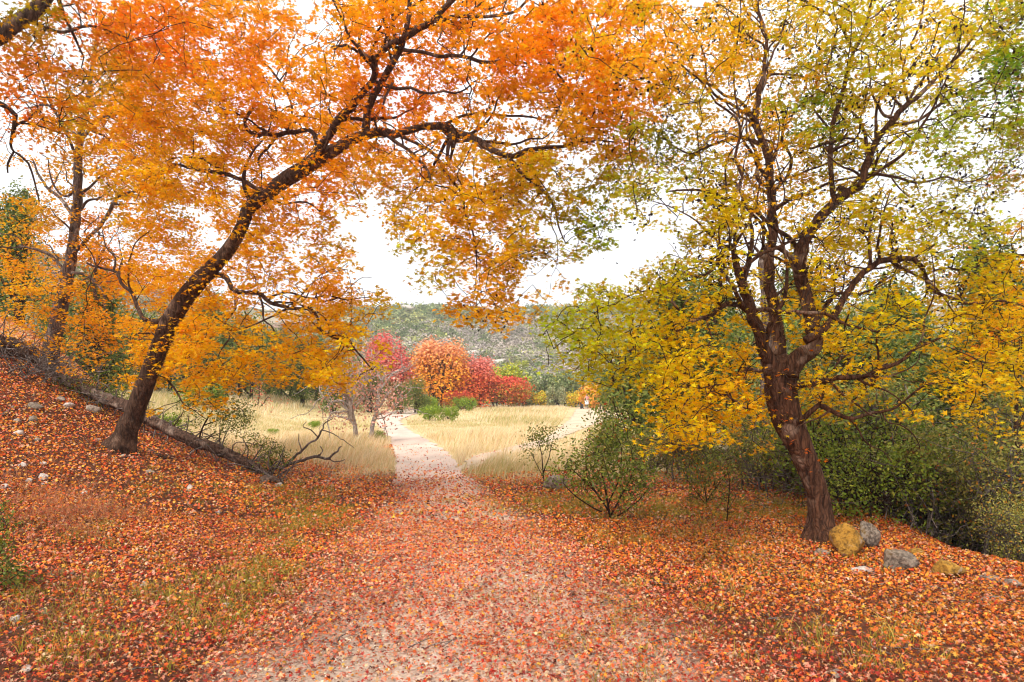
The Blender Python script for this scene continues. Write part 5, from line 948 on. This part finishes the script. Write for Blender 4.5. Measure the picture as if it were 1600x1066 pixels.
for sx, off in ((-1, 0.10), (1, -0.04)):
    pts = [(sx*0.1, off*0.9, 0.60), (sx*0.1, off, 0.48), (sx*0.1, off-0.1, 0.14)]; q, r = catmull(pts, [0.075, 0.07, 0.05], 0.05); V, T = tube(q, r, 12); link('legging', np_mesh('legging', V, T, None, M_DARK, True), per)
skin_body('hair', [(0, 0.02, 1.72), (0, 0.05, 1.66), (0, 0.08, 1.56), (0, 0.08, 1.45)], [(0, 1), (1, 2), (2, 3)], [0.09, 0.105, 0.08, 0.05], M_HAIR, per)
for k in range(5):
    for sx, hx, hy in ((-1, -0.275, -0.09), (1, 0.25, -0.16)):
        pass
dogo = thing('dog', 'black dog sitting on the trail at the walker\'s left side', 'dog', flat(909, 80.2))
skin_body('body', [(0.05, 0, 0.2), (0.02, 0, 0.36), (-0.06, 0, 0.52), (-0.12, 0, 0.66), (-0.16, 0, 0.72), (-0.26, 0, 0.69), (-0.10, -0.07, 0.42), (-0.13, -0.08, 0.22), (-0.15, -0.08, 0.03), (-0.10, 0.07, 0.42), (-0.13, 0.08, 0.22), (-0.15, 0.08, 0.03), (0.02, -0.13, 0.22), (-0.08, -0.15, 0.13), (0.04, -0.15, 0.04), (-0.06, -0.15, 0.03), (0.02, 0.13, 0.22), (-0.08, 0.15, 0.13), (0.04, 0.15, 0.04), (-0.06, 0.15, 0.03), (0.2, 0, 0.07), (0.33, 0.03, 0.04)],
          [(0, 1), (1, 2), (2, 3), (3, 4), (4, 5), (2, 6), (6, 7), (7, 8), (2, 9), (9, 10), (10, 11), (0, 12), (12, 13), (13, 14), (14, 15), (0, 16), (16, 17), (17, 18), (18, 19), (0, 20), (20, 21)],
          [0.15, 0.15, 0.14, 0.09, 0.10, 0.045, 0.06, 0.04, 0.035, 0.06, 0.04, 0.035, 0.09, 0.07, 0.035, 0.035, 0.09, 0.07, 0.035, 0.035, 0.05, 0.02], M_BLACK, dogo)
for sy in (-1, 1):
    V, T = ICO[1]; link('ear', np_mesh('ear', V*[0.03, 0.02, 0.06]+[-0.13, sy*0.085, 0.76], T, None, M_BLACK, True), dogo)

# ================================================================= HAZE
hm, hn, hl, hp = nt('haze'); hn.remove(hp); pv_ = hn.new('ShaderNodeVolumePrincipled'); pv_.inputs['Density'].default_value = 0.00055; pv_.inputs['Color'].default_value = (0.96, 0.97, 1.0, 1); hl.new(pv_.outputs[0], hn['Material Output'].inputs['Volume'])
x0, x1, y0, y1, z0, z1 = -620, 620, -12, 640, -12, 75
hv = np.array([(x, y, z) for x in (x0, x1) for y in (y0, y1) for z in (z0, z1)], float)
link('haze', np_mesh('haze', hv, np.array([(0, 1, 3), (0, 3, 2), (4, 6, 7), (4, 7, 5), (0, 4, 5), (0, 5, 1), (2, 3, 7), (2, 7, 6), (0, 2, 6), (0, 6, 4), (1, 5, 7), (1, 7, 3)]), None, hm), kind='stuff', label='thin pale haze over the valley')
S.cycles.volume_bounces = 0
print('tris', sum(len(o.data.polygons) for o in S.objects if o.type == 'MESH'), 'unique', sum(len(m.polygons) for m in bpy.data.meshes), 'objs', len(S.objects))
